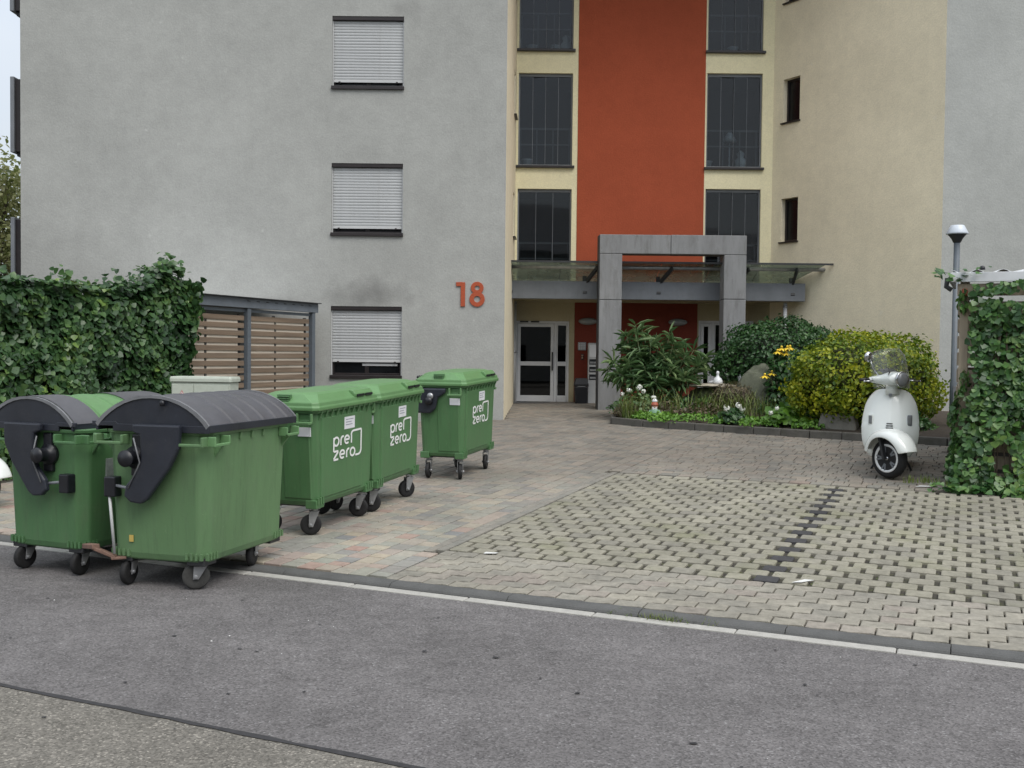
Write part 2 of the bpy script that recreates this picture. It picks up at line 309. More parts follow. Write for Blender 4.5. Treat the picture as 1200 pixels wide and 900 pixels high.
def plaster_mat(name, col, stain=.10, spots=.0, smudge=None, grime=0.0):
    """rendered wall: cloudy tone, trowel relief, pale repair spots, streaks, an optional soot smudge at a place on the wall"""
    m, t, b, N, L = node_mat(name)
    g = N.new('ShaderNodeNewGeometry'); P = g.outputs['Position']
    n1 = N.new('ShaderNodeTexNoise'); n1.inputs['Scale'].default_value = .55; n1.inputs['Detail'].default_value = 9; n1.inputs['Roughness'].default_value = .62; L.new(P, n1.inputs['Vector'])
    r1 = N.new('ShaderNodeMapRange'); r1.inputs[1].default_value = .3; r1.inputs[2].default_value = .7; r1.inputs[3].default_value = 1-stain; r1.inputs[4].default_value = 1+stain; L.new(n1.outputs[0], r1.inputs[0])
    mp = N.new('ShaderNodeMapping'); mp.inputs['Scale'].default_value = (3.0, 3.0, 3.6); L.new(P, mp.inputs[0])
    n2 = N.new('ShaderNodeTexNoise'); n2.inputs['Scale'].default_value = 1.2; n2.inputs['Detail'].default_value = 7; n2.inputs['Roughness'].default_value = .7; L.new(mp.outputs[0], n2.inputs['Vector'])
    r2 = N.new('ShaderNodeMapRange'); r2.inputs[1].default_value = .3; r2.inputs[2].default_value = .72; r2.inputs[3].default_value = 1-stain*.8; r2.inputs[4].default_value = 1+stain*.8; L.new(n2.outputs[0], r2.inputs[0])
    mu = N.new('ShaderNodeMath'); mu.operation = 'MULTIPLY'; L.new(r1.outputs[0], mu.inputs[0]); L.new(r2.outputs[0], mu.inputs[1]); val = mu.outputs[0]
    mx = N.new('ShaderNodeMix'); mx.data_type = 'RGBA'; mx.blend_type = 'MULTIPLY'; mx.inputs[0].default_value = 1; mx.inputs[6].default_value = (*col, 1); L.new(val, mx.inputs[7]); out = mx.outputs[2]
    if spots:
        v = N.new('ShaderNodeTexVoronoi'); v.inputs['Scale'].default_value = 1.6; v.inputs['Randomness'].default_value = 1
        nd = N.new('ShaderNodeTexNoise'); nd.inputs['Scale'].default_value = 9; L.new(P, nd.inputs['Vector'])
        av = N.new('ShaderNodeMix'); av.data_type = 'VECTOR'; av.inputs[0].default_value = .08; L.new(P, av.inputs[4]); L.new(nd.outputs[1], av.inputs[5]); L.new(av.outputs[1], v.inputs['Vector'])
        r3 = N.new('ShaderNodeMapRange'); r3.inputs[1].default_value = .07; r3.inputs[2].default_value = .03; r3.inputs[4].default_value = spots; L.new(v.outputs['Distance'], r3.inputs[0])
        mx = N.new('ShaderNodeMix'); mx.data_type = 'RGBA'; L.new(r3.outputs[0], mx.inputs[0]); L.new(out, mx.inputs[6]); mx.inputs[7].default_value = (*[min(.8, c*1.45) for c in col], 1); out = mx.outputs[2]
    sk = N.new('ShaderNodeMapping'); sk.inputs['Scale'].default_value = (2.2, 2.2, .32); L.new(P, sk.inputs[0])
    s1 = N.new('ShaderNodeTexNoise'); s1.inputs['Scale'].default_value = 1.6; s1.inputs['Detail'].default_value = 8; s1.inputs['Roughness'].default_value = .7; L.new(sk.outputs[0], s1.inputs['Vector'])
    s2 = N.new('ShaderNodeMapRange'); s2.inputs[1].default_value = .46; s2.inputs[2].default_value = .74; s2.inputs[3].default_value = 1; s2.inputs[4].default_value = .955; L.new(s1.outputs[0], s2.inputs[0])
    s3 = N.new('ShaderNodeTexNoise'); s3.inputs['Scale'].default_value = 38; s3.inputs['Detail'].default_value = 5; L.new(P, s3.inputs['Vector'])
    s4 = N.new('ShaderNodeMapRange'); s4.inputs[1].default_value = .3; s4.inputs[2].default_value = .7; s4.inputs[3].default_value = .93; s4.inputs[4].default_value = 1.07; L.new(s3.outputs[0], s4.inputs[0])
    s5 = N.new('ShaderNodeMath'); s5.operation = 'MULTIPLY'; L.new(s2.outputs[0], s5.inputs[0]); L.new(s4.outputs[0], s5.inputs[1])
    mx = N.new('ShaderNodeMix'); mx.data_type = 'RGBA'; mx.blend_type = 'MULTIPLY'; mx.inputs[0].default_value = 1; L.new(out, mx.inputs[6]); L.new(s5.outputs[0], mx.inputs[7]); out = mx.outputs[2]
    if smudge:
        for (c, rx, rz, amt) in smudge:
            sb = N.new('ShaderNodeVectorMath'); sb.operation = 'SUBTRACT'; L.new(P, sb.inputs[0]); sb.inputs[1].default_value = c
            dv = N.new('ShaderNodeVectorMath'); dv.operation = 'DIVIDE'; L.new(sb.outputs[0], dv.inputs[0]); dv.inputs[1].default_value = (rx, 50, rz)
            ln = N.new('ShaderNodeVectorMath'); ln.operation = 'LENGTH'; L.new(dv.outputs[0], ln.inputs[0])
            ns = N.new('ShaderNodeTexNoise'); ns.inputs['Scale'].default_value = 3.5; ns.inputs['Detail'].default_value = 7; L.new(P, ns.inputs['Vector'])
            a2 = N.new('ShaderNodeMath'); a2.operation = 'MULTIPLY_ADD'; a2.inputs[1].default_value = 1.1; L.new(ns.outputs[0], a2.inputs[0]); L.new(ln.outputs['Value'], a2.inputs[2])
            r4 = N.new('ShaderNodeMapRange'); r4.inputs[1].default_value = 1.45; r4.inputs[2].default_value = .55; r4.inputs[4].default_value = amt; L.new(a2.outputs[0], r4.inputs[0])
            mx = N.new('ShaderNodeMix'); mx.data_type = 'RGBA'; L.new(r4.outputs[0], mx.inputs[0]); L.new(out, mx.inputs[6]); mx.inputs[7].default_value = (.09, .088, .085, 1); out = mx.outputs[2]
    L.new(out, b.inputs['Base Color']); b.inputs['Roughness'].default_value = .92; b.inputs['Specular IOR Level'].default_value = .2
    nb = N.new('ShaderNodeTexNoise'); nb.inputs['Scale'].default_value = 26; nb.inputs['Detail'].default_value = 6; L.new(P, nb.inputs['Vector'])
    bp = N.new('ShaderNodeBump'); bp.inputs['Strength'].default_value = .35; bp.inputs['Distance'].default_value = .012; L.new(nb.outputs[0], bp.inputs['Height']); L.new(bp.outputs[0], b.inputs['Normal'])
    MATS[name] = m
    return m

plaster_mat('plaster_grey', (.342, .347, .330), .085, .4, smudge=[((-2.85, 20.4, 2.95), 1.15, .42, .55), ((-2.4, 20.4, 3.6), .9, .7, .12), ((-2.2, 20.4, 8.6), .5, .3, .25)])
plaster_mat('plaster_grey_right', (.375, .385, .368), .08, .2)
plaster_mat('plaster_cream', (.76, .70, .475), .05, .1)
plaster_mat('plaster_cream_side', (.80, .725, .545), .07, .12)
plaster_mat('plaster_red_shaded', (.19, .044, .029), .06, .0)  # red plaster with the shade of the recessed entrance mixed into its colour
plaster_mat('plaster_tan_shaded_cream', (.40, .35, .23), .06, .0)  # cream with entrance shade in its colour; plain tan on the opposite houses
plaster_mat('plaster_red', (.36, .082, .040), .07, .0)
mat('shutter_plastic', (.50, .515, .52), .5, .08, 3, dirt=.18, dirt_col=(.25,.24,.22))
mat('shutter_rail', (.60, .61, .61), .45, .05, 3)
mat('dark_frame', (.018, .012, .012), .45, .3, 4)
mat('sill_metal', (.02, .015, .015), .4, .3, 4)
mat('pane_dark', (.008, .009, .011), .08, .2, 2, spec=.25)
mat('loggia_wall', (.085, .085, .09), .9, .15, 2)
mat('loggia_rail', (.20, .20, .21), .5, .1, 3)
glass_mat('loggia_glass', (.58, .62, .64), .034)
glass_mat('door_glass', (.16, .17, .18), .045, .02)
glass_mat('canopy_glass', (.62, .68, .63), .04, .1, dirt=((.34, .38, .33), .40))
glass_mat('screen_glass', (.97, .98, .98), .035, .02, dirt=((.6, .62, .62), .09))
mat('white_frame', (.66, .67, .68), .4, .06, 3)
mat('steel_grey', (.20, .215, .235), .5, .12, 3, dirt=.25, dirt_col=(.12,.12,.12), streak=0.3)
mat('steel_dark', (.035, .037, .04), .5, .2, 5)
mat('galvanised', (.42, .43, .44), .38, .18, 12, metal=.55)
mat('concrete_portal', (.27, .275, .28), .9, .14, 2.2, bump=.3, bscale=40, dirt=.6, dirt_col=(.13,.125,.115), stretch=(1.6,1.6,.4), streak=0.5)
mat('kerb_stone', (.105, .106, .104), .9, .18, 5, bump=.4, bscale=90, fine=.35)
mat('gutter_stone', (.40, .39, .36), .9, .12, 6, bump=.3, bscale=90, dirt=.35, dirt_col=(.16,.15,.14), fine=.3)
mat('bed_kerb', (.115, .11, .098), .95, .22, 4, bump=.5, bscale=60, dirt=.5, dirt_col=(.06,.065,.035))
mat('soil', (.055, .042, .03), 1, .3, 8, bump=.8, bscale=30)
mat('joint_sand', (.055, .048, .038), 1, .3, 9, bump=.5, bscale=80, dirt=.7, dirt_col=(.06,.075,.025))
mat('bay_fill', (.05, .045, .035), 1, .4, 5, bump=.9, bscale=60, dirt=.9, dirt_col=(.12,.14,.035))
mat('ground_soil', (.09, .085, .06), 1, .2, 3)
asphalt_mat('asphalt', (.167, .158, .157), (.29, .283, .282), .06)
asphalt_mat('asphalt_old', (.205, .192, .168), (.42, .39, .34), .12)
mat('tar', (.035, .034, .036), .8, .3, 20)
stone_mat('paver_mixed', [(.42,.29,.245), (.43,.395,.335), (.33,.34,.295), (.46,.40,.31), (.265,.27,.27), (.46,.42,.33), (.40,.325,.285), (.36,.365,.315), (.30,.285,.26)],
          patch=([(.245,.215,.18), (.28,.255,.215), (.215,.20,.175), (.29,.25,.21), (.25,.235,.205), (.195,.185,.165)], (.25, .97, 0), 8.5, 14.5), mottle=.22)
stone_mat('paver_wave', [(.335,.315,.265), (.38,.355,.295), (.295,.28,.24), (.355,.335,.285), (.34,.30,.26)], mottle=.34)
stone_mat('paver_bay', [(.335,.318,.255), (.38,.36,.29), (.30,.285,.24), (.355,.338,.265)], moss=((.17,.18,.075), 1.5, .56, .32), mottle=.3)
stone_mat('paver_edge', [(.27,.255,.225), (.31,.29,.25), (.25,.245,.22)], mottle=.25)
stone_mat('paver_dark', [(.055,.055,.06), (.075,.073,.075), (.06,.06,.062)], mottle=.25)
mat('bin_green', (.078, .178, .074), .42, .10, 2.2, bump=.06, bscale=70, dirt=.42, dirt_col=(.11,.15,.085), stretch=(1.6,1.6,.55), spec=.45, streak=0.5)
mat('bin_green_faded', (.118, .218, .100), .5, .12, 2.0, bump=.06, bscale=70, dirt=.42, dirt_col=(.13,.18,.11), stretch=(1.6,1.6,.55), spec=.4, streak=0.55)
mat('bin_lid_green', (.125, .262, .104), .42, .10, 2.5, bump=.05, bscale=70, dirt=.2, dirt_col=(.17,.28,.15), spec=.45, streak=0.3)
mat('bin_lid_dark', (.024, .028, .040), .38, .2, 3, bump=.08, bscale=60, dirt=.22, dirt_col=(.085,.085,.09), spec=.5, streak=0.35)
mat('bin_lid_grey', (.078, .079, .088), .45, .15, 3, bump=.08, bscale=60, dirt=.3, dirt_col=(.12,.115,.11), spec=.5, streak=0.4)
mat('bin_lid_edge', (.16, .165, .175), .5, .2, 6)
mat('bin_black', (.012, .013, .018), .4, .3, 6)
mat('bin_edge_green', (.15, .30, .13), .45, .1, 5)
mat('rubber', (.014, .014, .015), .75, .3, 20, bump=.2, bscale=90)
mat('rubber_worn', (.055, .055, .052), .85, .3, 14, bump=.2, bscale=90)
mat('rust', (.20, .12, .09), .8, .3, 20)
mat('label_white', (.72, .73, .76), .5, .06, 9)
mat('label_line', (.30, .32, .38), .6, .1, 9)
mat('logo_white', (.80, .81, .80), .5, .03, 9)
mat('sticker_yellow', (.62, .46, .12), .5, .1, 9)
mat('worn_label', (.34, .37, .36), .6, .2, 30)
mat('cabinet_shell', (.44, .48, .42), .6, .08, 3, dirt=.4, dirt_col=(.25,.27,.21), bump=.1, bscale=50)
mat('warning_red', (.55, .20, .18), .6, .1, 8)
mat('wood_slat', (.225, .165, .115), .8, .28, 3.0, stretch=(.25,.25,5), dirt=.55, dirt_col=(.30,.26,.21), bump=.25, bscale=50)
mat('wood_slat_pale', (.62, .56, .47), .8, .15, 3.0, stretch=(.25,.25,5), dirt=.3, dirt_col=(.30,.23,.16), bump=.2, bscale=50)
mat('post_paint', (.125, .15, .175), .5, .12, 4, dirt=.2, dirt_col=(.22,.22,.22))
mat('beam_paint', (.165, .19, .22), .5, .15, 4, dirt=.35, dirt_col=(.26,.27,.28))
mat('roof_white', (.62, .64, .66), .5, .08, 2, dirt=.2, dirt_col=(.35,.35,.33))
mat('wood_beige', (.40, .335, .25), .8, .2, 4, stretch=(3,3,.4))
mat('bark', (.13, .10, .075), .95, .3, 8, bump=.6, bscale=20)
mat('stem_green', (.10, .13, .05), .7, .2, 6)
mat('boulder_stone', (.13, .14, .10), .95, .35, 4.5, bump=1, bscale=16, dirt=.6, dirt_col=(.09,.11,.055))
mat('trough_concrete', (.26, .25, .22), .95, .2, 4, bump=.5, bscale=40, dirt=.4, dirt_col=(.13,.12,.09))
mat('ceramic_white', (.74, .76, .78), .3, .04, 5)
mat('plate_stone', (.52, .47, .38), .8, .15, 6)
mat('scooter_white', (.80, .83, .80), .22, .03, 2, spec=.5, coat=.6)
mat('scooter_black', (.016, .016, .018), .45, .2, 6)
mat('chrome', (.62, .63, .64), .12, .05, 4, metal=1.0)
mat('rim_silver', (.80, .81, .81), .3, .05, 4, metal=.1)
mat('seat_vinyl', (.02, .02, .024), .5, .2, 6)
mat('lens_clear', (.24, .25, .26), .1, .1, 10, spec=.8)
mat('lens_amber', (.30, .16, .09), .15, .1, 8)
mat('lens_red', (.35, .02, .03), .15, .1, 8)
mat('lamp_cap', (.55, .60, .66), .35, .06, 4)
mat('lamp_glass', (.30, .32, .32), .25, .1, 4)
mat('gnome_red', (.42, .11, .06), .6, .1, 5); mat('gnome_green', (.20, .36, .24), .6, .1, 5); mat('gnome_skin', (.55, .36, .26), .6, .1, 5)
mat('paper', (.75, .75, .73), .8, .05, 5)
mat('sandstone', (.36, .31, .24), .95, .2, 4, bump=.5, bscale=40)
mat('petal_white', (.72, .73, .68), .6, .08, 9); mat('petal_yellow', (.72, .52, .04), .6, .15, 9)
leaf_mat('ivy_leaf', [(.009,.026,.009), (.024,.064,.022), (.048,.112,.037), (.085,.165,.050), (.19,.29,.06)], rough=.36)
leaf_mat('ivy_leaf_vivid', [(.010,.032,.011), (.030,.088,.025), (.065,.155,.042), (.12,.23,.06), (.23,.33,.08)], rough=.36)  # a more vivid green mix than the left hedge's leaves
leaf_mat('dark_leaf', [(.009,.032,.009), (.021,.068,.018), (.040,.108,.028), (.070,.155,.042)], rough=.42)
leaf_mat('yellow_leaf', [(.035,.085,.010), (.085,.16,.012), (.18,.25,.016), (.38,.41,.022), (.56,.55,.04)], trans=.35)
leaf_mat('oleander_leaf', [(.032,.078,.030), (.075,.150,.055), (.145,.235,.095), (.27,.35,.16)], trans=.35)
leaf_mat('tree_leaf', [(.07,.10,.025), (.16,.19,.055), (.30,.31,.13), (.46,.46,.30)], trans=.4)
leaf_mat('grass_leaf', [(.06,.10,.02), (.10,.15,.03), (.16,.20,.05), (.22,.21,.09)])
leaf_mat('cover_leaf', [(.035,.09,.015), (.075,.18,.022), (.13,.28,.035), (.20,.36,.06)])
leaf_mat('dry_leaf', [(.05,.045,.022), (.085,.07,.038), (.13,.10,.055), (.10,.11,.045)])
leaf_mat('hosta_leaf', [(.06,.15,.02), (.12,.26,.03), (.20,.36,.05)])
M = MATS

# ------------------------------------------------------------------ the lot: a runs along the kerb, b away from the road; it rises 4 cm per metre
ANG = rad(24.04); LOT_S = 0.04
O2 = np.array([-1.053, 7.911]); RV = np.array([math.cos(ANG), -math.sin(ANG)]); NV = np.array([math.sin(ANG), math.cos(ANG)])
def lot(a, b, dz=0.0):
    p = O2+RV*a+NV*b
    return (p[0], p[1], .04+LOT_S*b+dz)
def ab(x, y):
    q = np.array([x, y])-O2
    return q@RV, q@NV
def gz(x, y): return .04+LOT_S*ab(x, y)[1]
def sheet(name, corners, mat_, kind='structure', cuts=1):
    mb = MB(); mb.add(corners, [tuple(range(len(corners)))]); return mb.build(name, mat_, kind=kind)

sheet('ground', [(-900, -900, -.10), (900, -900, -.10), (900, 900, -.10), (-900, 900, -.10)], M['ground_soil'])
# the road: newer asphalt next to the kerb, the older coarse surface beyond a tarred seam
def roadp(a, b, z=0.0): p = O2+RV*a+NV*b; return (p[0], p[1], z)
SEAM = -2.89
sheet('road', [roadp(-120, SEAM), roadp(120, SEAM), roadp(120, -.09), roadp(-120, -.09)], M['asphalt'])
sheet('old_road', [roadp(-120, -12), roadp(120, -12), roadp(120, SEAM), roadp(-120, SEAM)], M['asphalt_old'])
mb = MB(); vs = []
for i in range(241):
    a = -18+i*.15
    wv = .018*noise.noise(Vector((a*1.3, 0, 3)))+.01*noise.noise(Vector((a*6, 0, 9))); hw = .018+.009*noise.noise(Vector((a*4, 5, 1)))
    vs += [roadp(a, SEAM+wv-hw, .004), roadp(a, SEAM+wv+hw, .004)]
mb.add(vs, [(2*i, 2*i+2, 2*i+3, 2*i+1) for i in range(240)])
mb.build('tar_seam', M['tar'], kind='structure')
# far footpath side of the road and the lot's bedding under the stones
sheet('far_footpath', [roadp(-120, -16, .06), roadp(120, -16, .06), roadp(120, -12, .06), roadp(-120, -12, .06)], M['asphalt_old'])
sheet('lot_bedding', [lot(-60, .12, -.027), lot(60, .12, -.027), lot(60, 40, -.027), lot(-60, 40, -.027)], M['joint_sand'])

# gutter and kerb, stone by stone
gut = empty('gutter', lot(0, 0), kind='structure'); ker = empty('kerb', lot(0, 0), kind='structure')
def lot_piece_mesh(name, pl, z0, z1, mat_, ch=.006, slope=LOT_S):
    """a stone in lot axes about its own middle: outline pl, top z1, bottom z0, edges chamfered by ch"""
    n = len(pl); mbx = MB(); c = np.mean(np.array(pl), axis=0)
    def W(p, z): q = RV*p[0]+NV*p[1]; return (q[0], q[1], z+slope*p[1])
    def ins(p):
        d = np.array(p)-c; l = np.linalg.norm(d); k = max(0, 1-ch*1.4/max(l, 1e-6)); q = c+d*k; return (q[0], q[1])
    vs = [W(ins(p), z1) for p in pl]+[W(p, z1-ch*.8) for p in pl]+[W(p, z0) for p in pl]
    fs = [tuple(range(n))]+[(j, n+j, n+(j+1) % n, (j+1) % n) for j in range(n)]+[(n+j, 2*n+j, 2*n+(j+1) % n, n+(j+1) % n) for j in range(n)]
    mbx.add(vs, fs); return mbx.mesh(name, mat_)
def link_piece(name, me, parent, loc):
    o = bpy.data.objects.new(name, me); COL.objects.link(o); o.parent = parent
    o.location = Vector(loc)-parent.location
    return o
g_me = lot_piece_mesh('gutter_stone', [(-.496,-.057), (.496,-.057), (.496,.057), (-.496,.057)], -.06, .0, M['gutter_stone'], slope=0)
k_me = None
mb = MB(); prof = [(-.055,-.08), (-.055,.010), (-.046,.024), (-.03,.034), (-.01,.040), (.075,.040), (.075,-.08)]
secs = []
for aa in (-.497, .497):
    sec = []
    for (bb, z) in prof:
        q = RV*aa+NV*bb; sec.append((q[0], q[1], z))
    secs.append(sec)
mb.loft(secs); k_me = mb.mesh('kerb_stone', M['kerb_stone'])
for i in range(-22, 22):
    p = roadp(i+.31, -.03, .006+rnd.uniform(-.002, .002)); link_piece('gutter_stone', g_me, gut, p)
    p = roadp(i+.62, .075, rnd.uniform(-.002, .003)); link_piece('kerb_stone', k_me, ker, p)

# ------------------------------------------------------------------ paving, stone by stone
def view_size(x, y, z, size):
    """pixels of a stone in the photograph, 0 outside the frame"""
    d = Vector((x, y, z))-Vector((0, 0, EYE)); zc = d.dot(_f)
    if zc < .5: return 0
    u, v = d.dot(_r2)/zc, d.dot(_u2)/zc
    if abs(u) > .52 or abs(v) > .39: return 0
    return size/zc
PIECES = 300
def pave(name, piece, items, meshes, mat_):
    """items: (mesh key, a, b, dz, weight); the largest in the picture become objects, the rest one mesh"""
    root = empty(name, lot(0, 0), kind='structure')
    rows = []
    for (k, a, b, dz, sz) in items:
        x, y, z = lot(a, b, dz); rows.append((view_size(x, y, z, sz), k, x, y, z))
    rows.sort(key=lambda r: -r[0])
    for r in rows[:PIECES]:
        if r[0] <= 0: continue
        link_piece(piece, meshes[r[1]], root, (r[2], r[3], r[4]))
    rest = [r for i, r in enumerate(rows) if i >= PIECES or r[0] <= 0]
    if not rest: return root
    V = []; Fs = []; nv = 0; keys = {}
    for k, me in meshes.items():
        co = np.zeros(len(me.vertices)*3); me.vertices.foreach_get('co', co); keys[k] = (co.reshape(-1, 3), [tuple(p.vertices) for p in me.polygons])
    for r in rest:
        co, fs = keys[r[1]]; V.append(co+np.array(r[2:5])); Fs += [tuple(i+nv for i in f) for f in fs]; nv += len(co)
    me = bpy.data.meshes.new(name+'_rest'); me.from_pydata(np.concatenate(V).tolist(), [], Fs); me.materials.append(mat_)
    o = bpy.data.objects.new(piece+'_field', me); COL.objects.link(o); o.parent = root; o.location = -root.location; o['kind'] = 'stuff'
    return root
BED = [(1.93,19.5), (2.45,18.95), (3.3,18.33), (4.2,17.7), (5.0,17.12), (5.9,16.55), (6.83,16.0), (7.6,15.6), (9.6,16.5), (9.3,20.38), (8.55,20.36), (6.45,23.6), (5.3,23.2), (5.2,22.6), (2.6,22.9), (2.2,21.3)]
def in_poly(x, y, poly):
    c = False; n = len(poly)
    for i in range(n):
        x0, y0 = poly[i]; x1, y1 = poly[(i+1) % n]
        if (y0 > y) != (y1 > y) and x < (x1-x0)*(y-y0)/(y1-y0)+x0: c = not c
    return c
GB0, GB1, GA1 = 1.19, 6.05, 9.0
# 1. front strip of wavy stones (a > 0, b from the kerb to the bays)
WP, WR = .222, .1505
def wavy():
    pts = []; n = 8; h = WR/2-.0068; l = WP/2-.006
    for i in range(n+1):
        x = -l+2*l*i/n; pts.append((x, -h+.011*math.sin(2*PI*(x/WP))))
    for i in range(n+1):
        x = l-2*l*i/n; pts.append((x, h+.011*math.sin(2*PI*(x/WP))))
    return pts
def wavy_half():
    h = WR/2-.005; l = WP/4-.005
    return [(-l, -h), (0, -h-.006), (l, -h), (l, h), (0, h-.006), (-l, h)]
wm_ = {'h': lot_piece_mesh('half_paving_stone', wavy_half(), -.034, .0, M['paver_wave'], .005), 'w': lot_piece_mesh('paving_stone', wavy(), -.034, .0, M['paver_wave'], .005)}
items = []
for r in range(7):
    b = .152+WR*(r+.5)*.985
    for i in range(-1, 42):
        a = .004+WP*(i+(.5 if r % 2 else 0))
        if r % 2 == 0 and i == 0: items.append(('h', .004+WP/4, b, 0, .1))
        if a-WP/2 < .0: continue
        items.append(('w', a, b, rnd.uniform(-.002, .002), .2))
pave('front_paving', 'paving_stone', items, wm_, M['paver_wave'])
# 2. the parking bays: blocks with open joints, a line of dark blocks between bays
BP, BR = .2225, .1848
def bay_block(l, h): c = .012; return [(-l+c,-h), (l-c,-h), (l,-h+c), (l,h-c), (l-c,h), (-l+c,h), (-l,h-c), (-l,-h+c)]
bl = bay_block(.0915, .0795); hb_ = [(-.040,-.0795), (.030,-.0795), (.040,-.068), (.040,.068), (.030,.0795), (-.040,.0795)]
bm_ = {'h': lot_piece_mesh('half_paving_block', hb_, -.032, .0, M['paver_bay'], .006), 'b': lot_piece_mesh('paving_block', bl, -.032, .0, M['paver_bay'], .006), 'd': lot_piece_mesh('dark_paving_block', bl, -.032, .0, M['paver_dark'], .006),
      'e': lot_piece_mesh('edge_block', [(-.11,-.045), (.11,-.045), (.11,.045), (-.11,.045)], -.032, .0, M['paver_bay'], .005)}
items = []
nrow = int((GB1-GB0-.02)/BR)
for r in range(nrow):
    b = GB0+.02+BR*(r+.5)
    for i in range(0, 42):
        a = .11+BP*(i+(.5 if r % 2 else 0))+.015*math.sin(r*.7+i*.3)*.1
        if i == 0 and r % 2: items.append(('h', .052, b, rnd.uniform(-.003, .003), .1))
        dark = (r % 2 == 0) and abs(a-2.83) < BP*.5 or (r % 2 == 0) and abs(a-5.66) < BP*.5
        items.append(('d' if dark else 'b', a-.008, b, rnd.uniform(-.003, .003), .2))
pave('parking_bay', 'paving_block', items, bm_, M['paver_bay'])
bay_floor = MB(); vs = [lot(-.005, GB0, -.021), lot(GA1+1, GB0, -.021), lot(GA1+1, GB1, -.021), lot(-.005, GB1, -.021)]
bay_floor.add(vs, [(0, 1, 2, 3)]); bay_floor.build('bay_joint_fill', M['bay_fill'], kind='structure')
# dark blocks left in the joined field keep their own colour
fld = [o for o in bpy.data.objects if o.name.startswith('paving_block_field')][0]
fld.data.materials.append(M['paver_dark'])
co = np.zeros(len(fld.data.vertices)*3); fld.data.vertices.foreach_get('co', co); co = co.reshape(-1, 3)
mi = np.zeros(len(fld.data.polygons), dtype=np.int32)
cen = np.zeros(len(fld.data.polygons)*3); fld.data.polygons.foreach_get('center', cen); cen = cen.reshape(-1, 3)
for i, p in enumerate(fld.data.polygons):
    a, b = ab(cen[i][0], cen[i][1]); r = int((b-GB0-.02)/BR)
    if r % 2 == 0 and (abs(a+.008-2.83) < BP*.5 or abs(a+.008-5.66) < BP*.5): mi[i] = 1
fld.data.polygons.foreach_set('material_index', mi)
# the edging course beside the bays
items = []
em = {'e': lot_piece_mesh('edging_stone', [(-.040,-.098), (.040,-.098), (.040,.098), (-.040,.098)], -.03, .001, M['paver_edge'], .007)}
for i in range(24):
    items.append(('e', -.049, GB0-.0+.2025*(i+.5), rnd.uniform(-.002, .002), .2))
    items.append(('e', -.135, GB0-.08+.2025*(i+.5), rnd.uniform(-.002, .002), .2))
pave('bay_edging', 'edging_stone', items, em, M['paver_edge'])
# 3. the drive: columns of mixed stones running away from the road
LEN = {'s': .125, 'm': .165, 'l': .205, 'x': .25}
CW = .172
dm = {k: lot_piece_mesh('drive_stone', [(-CW/2+.0055,-l/2+.0055), (CW/2-.0055,-l/2+.0055), (CW/2-.0055,l/2-.0055), (-CW/2+.0055,l/2-.0055)], -.034, .0, M['paver_mixed'], .005) for k, l in LEN.items()}
items = []
for c in range(-40, 0):
    a = -.005+CW*(c+.5)
    b0 = .155
    b = b0+rnd.uniform(0, .06)
    while b < 17.6:
        k = rnd.choices('smlx', (2, 4, 4, 1))[0]; l = LEN[k]; bc = b+l/2; b += l
        if c == -1 and GB0-l/2 < bc < GB1+l/2-.03: continue
        x, y, z = lot(a, bc)
        if in_poly(x, y, BED): continue
        if x < -.1 and y > 20.3: continue
        if y > 24.6: continue
        if a > 3.95 and bc > 6.4 and not (a < 4.2 and bc < 6.6): continue
        items.append((k, a, bc, rnd.uniform(-.002, .002), l))
for k, l in LEN.items(): dm['r'+k] = lot_piece_mesh('drive_stone', [(-l/2+.0055,-CW/2+.006), (l/2-.0055,-CW/2+.006), (l/2-.0055,CW/2-.006), (-l/2+.0055,CW/2-.006)], -.034, .0, M['paver_mixed'], .006)
for r in range(64):
    bc = GB1+.02+CW*(r+.5); a = -.002-(.0 if r % 2 else .0); a += 0
    while a < 6.3:
        k = rnd.choices('smlx', (2, 4, 4, 2))[0]; l = LEN[k]; ac = a+l/2; a += l
        x, y, z = lot(ac, bc)
        if in_poly(x, y, BED) or y > 24.6: continue
        if ac > 3.95 and bc > 6.4 and not (ac < 4.2 and bc < 6.6): continue
        items.append(('r'+k, ac, bc, rnd.uniform(-.003, .003), l))
pave('driveway', 'drive_stone', items, dm, M['paver_mixed'])

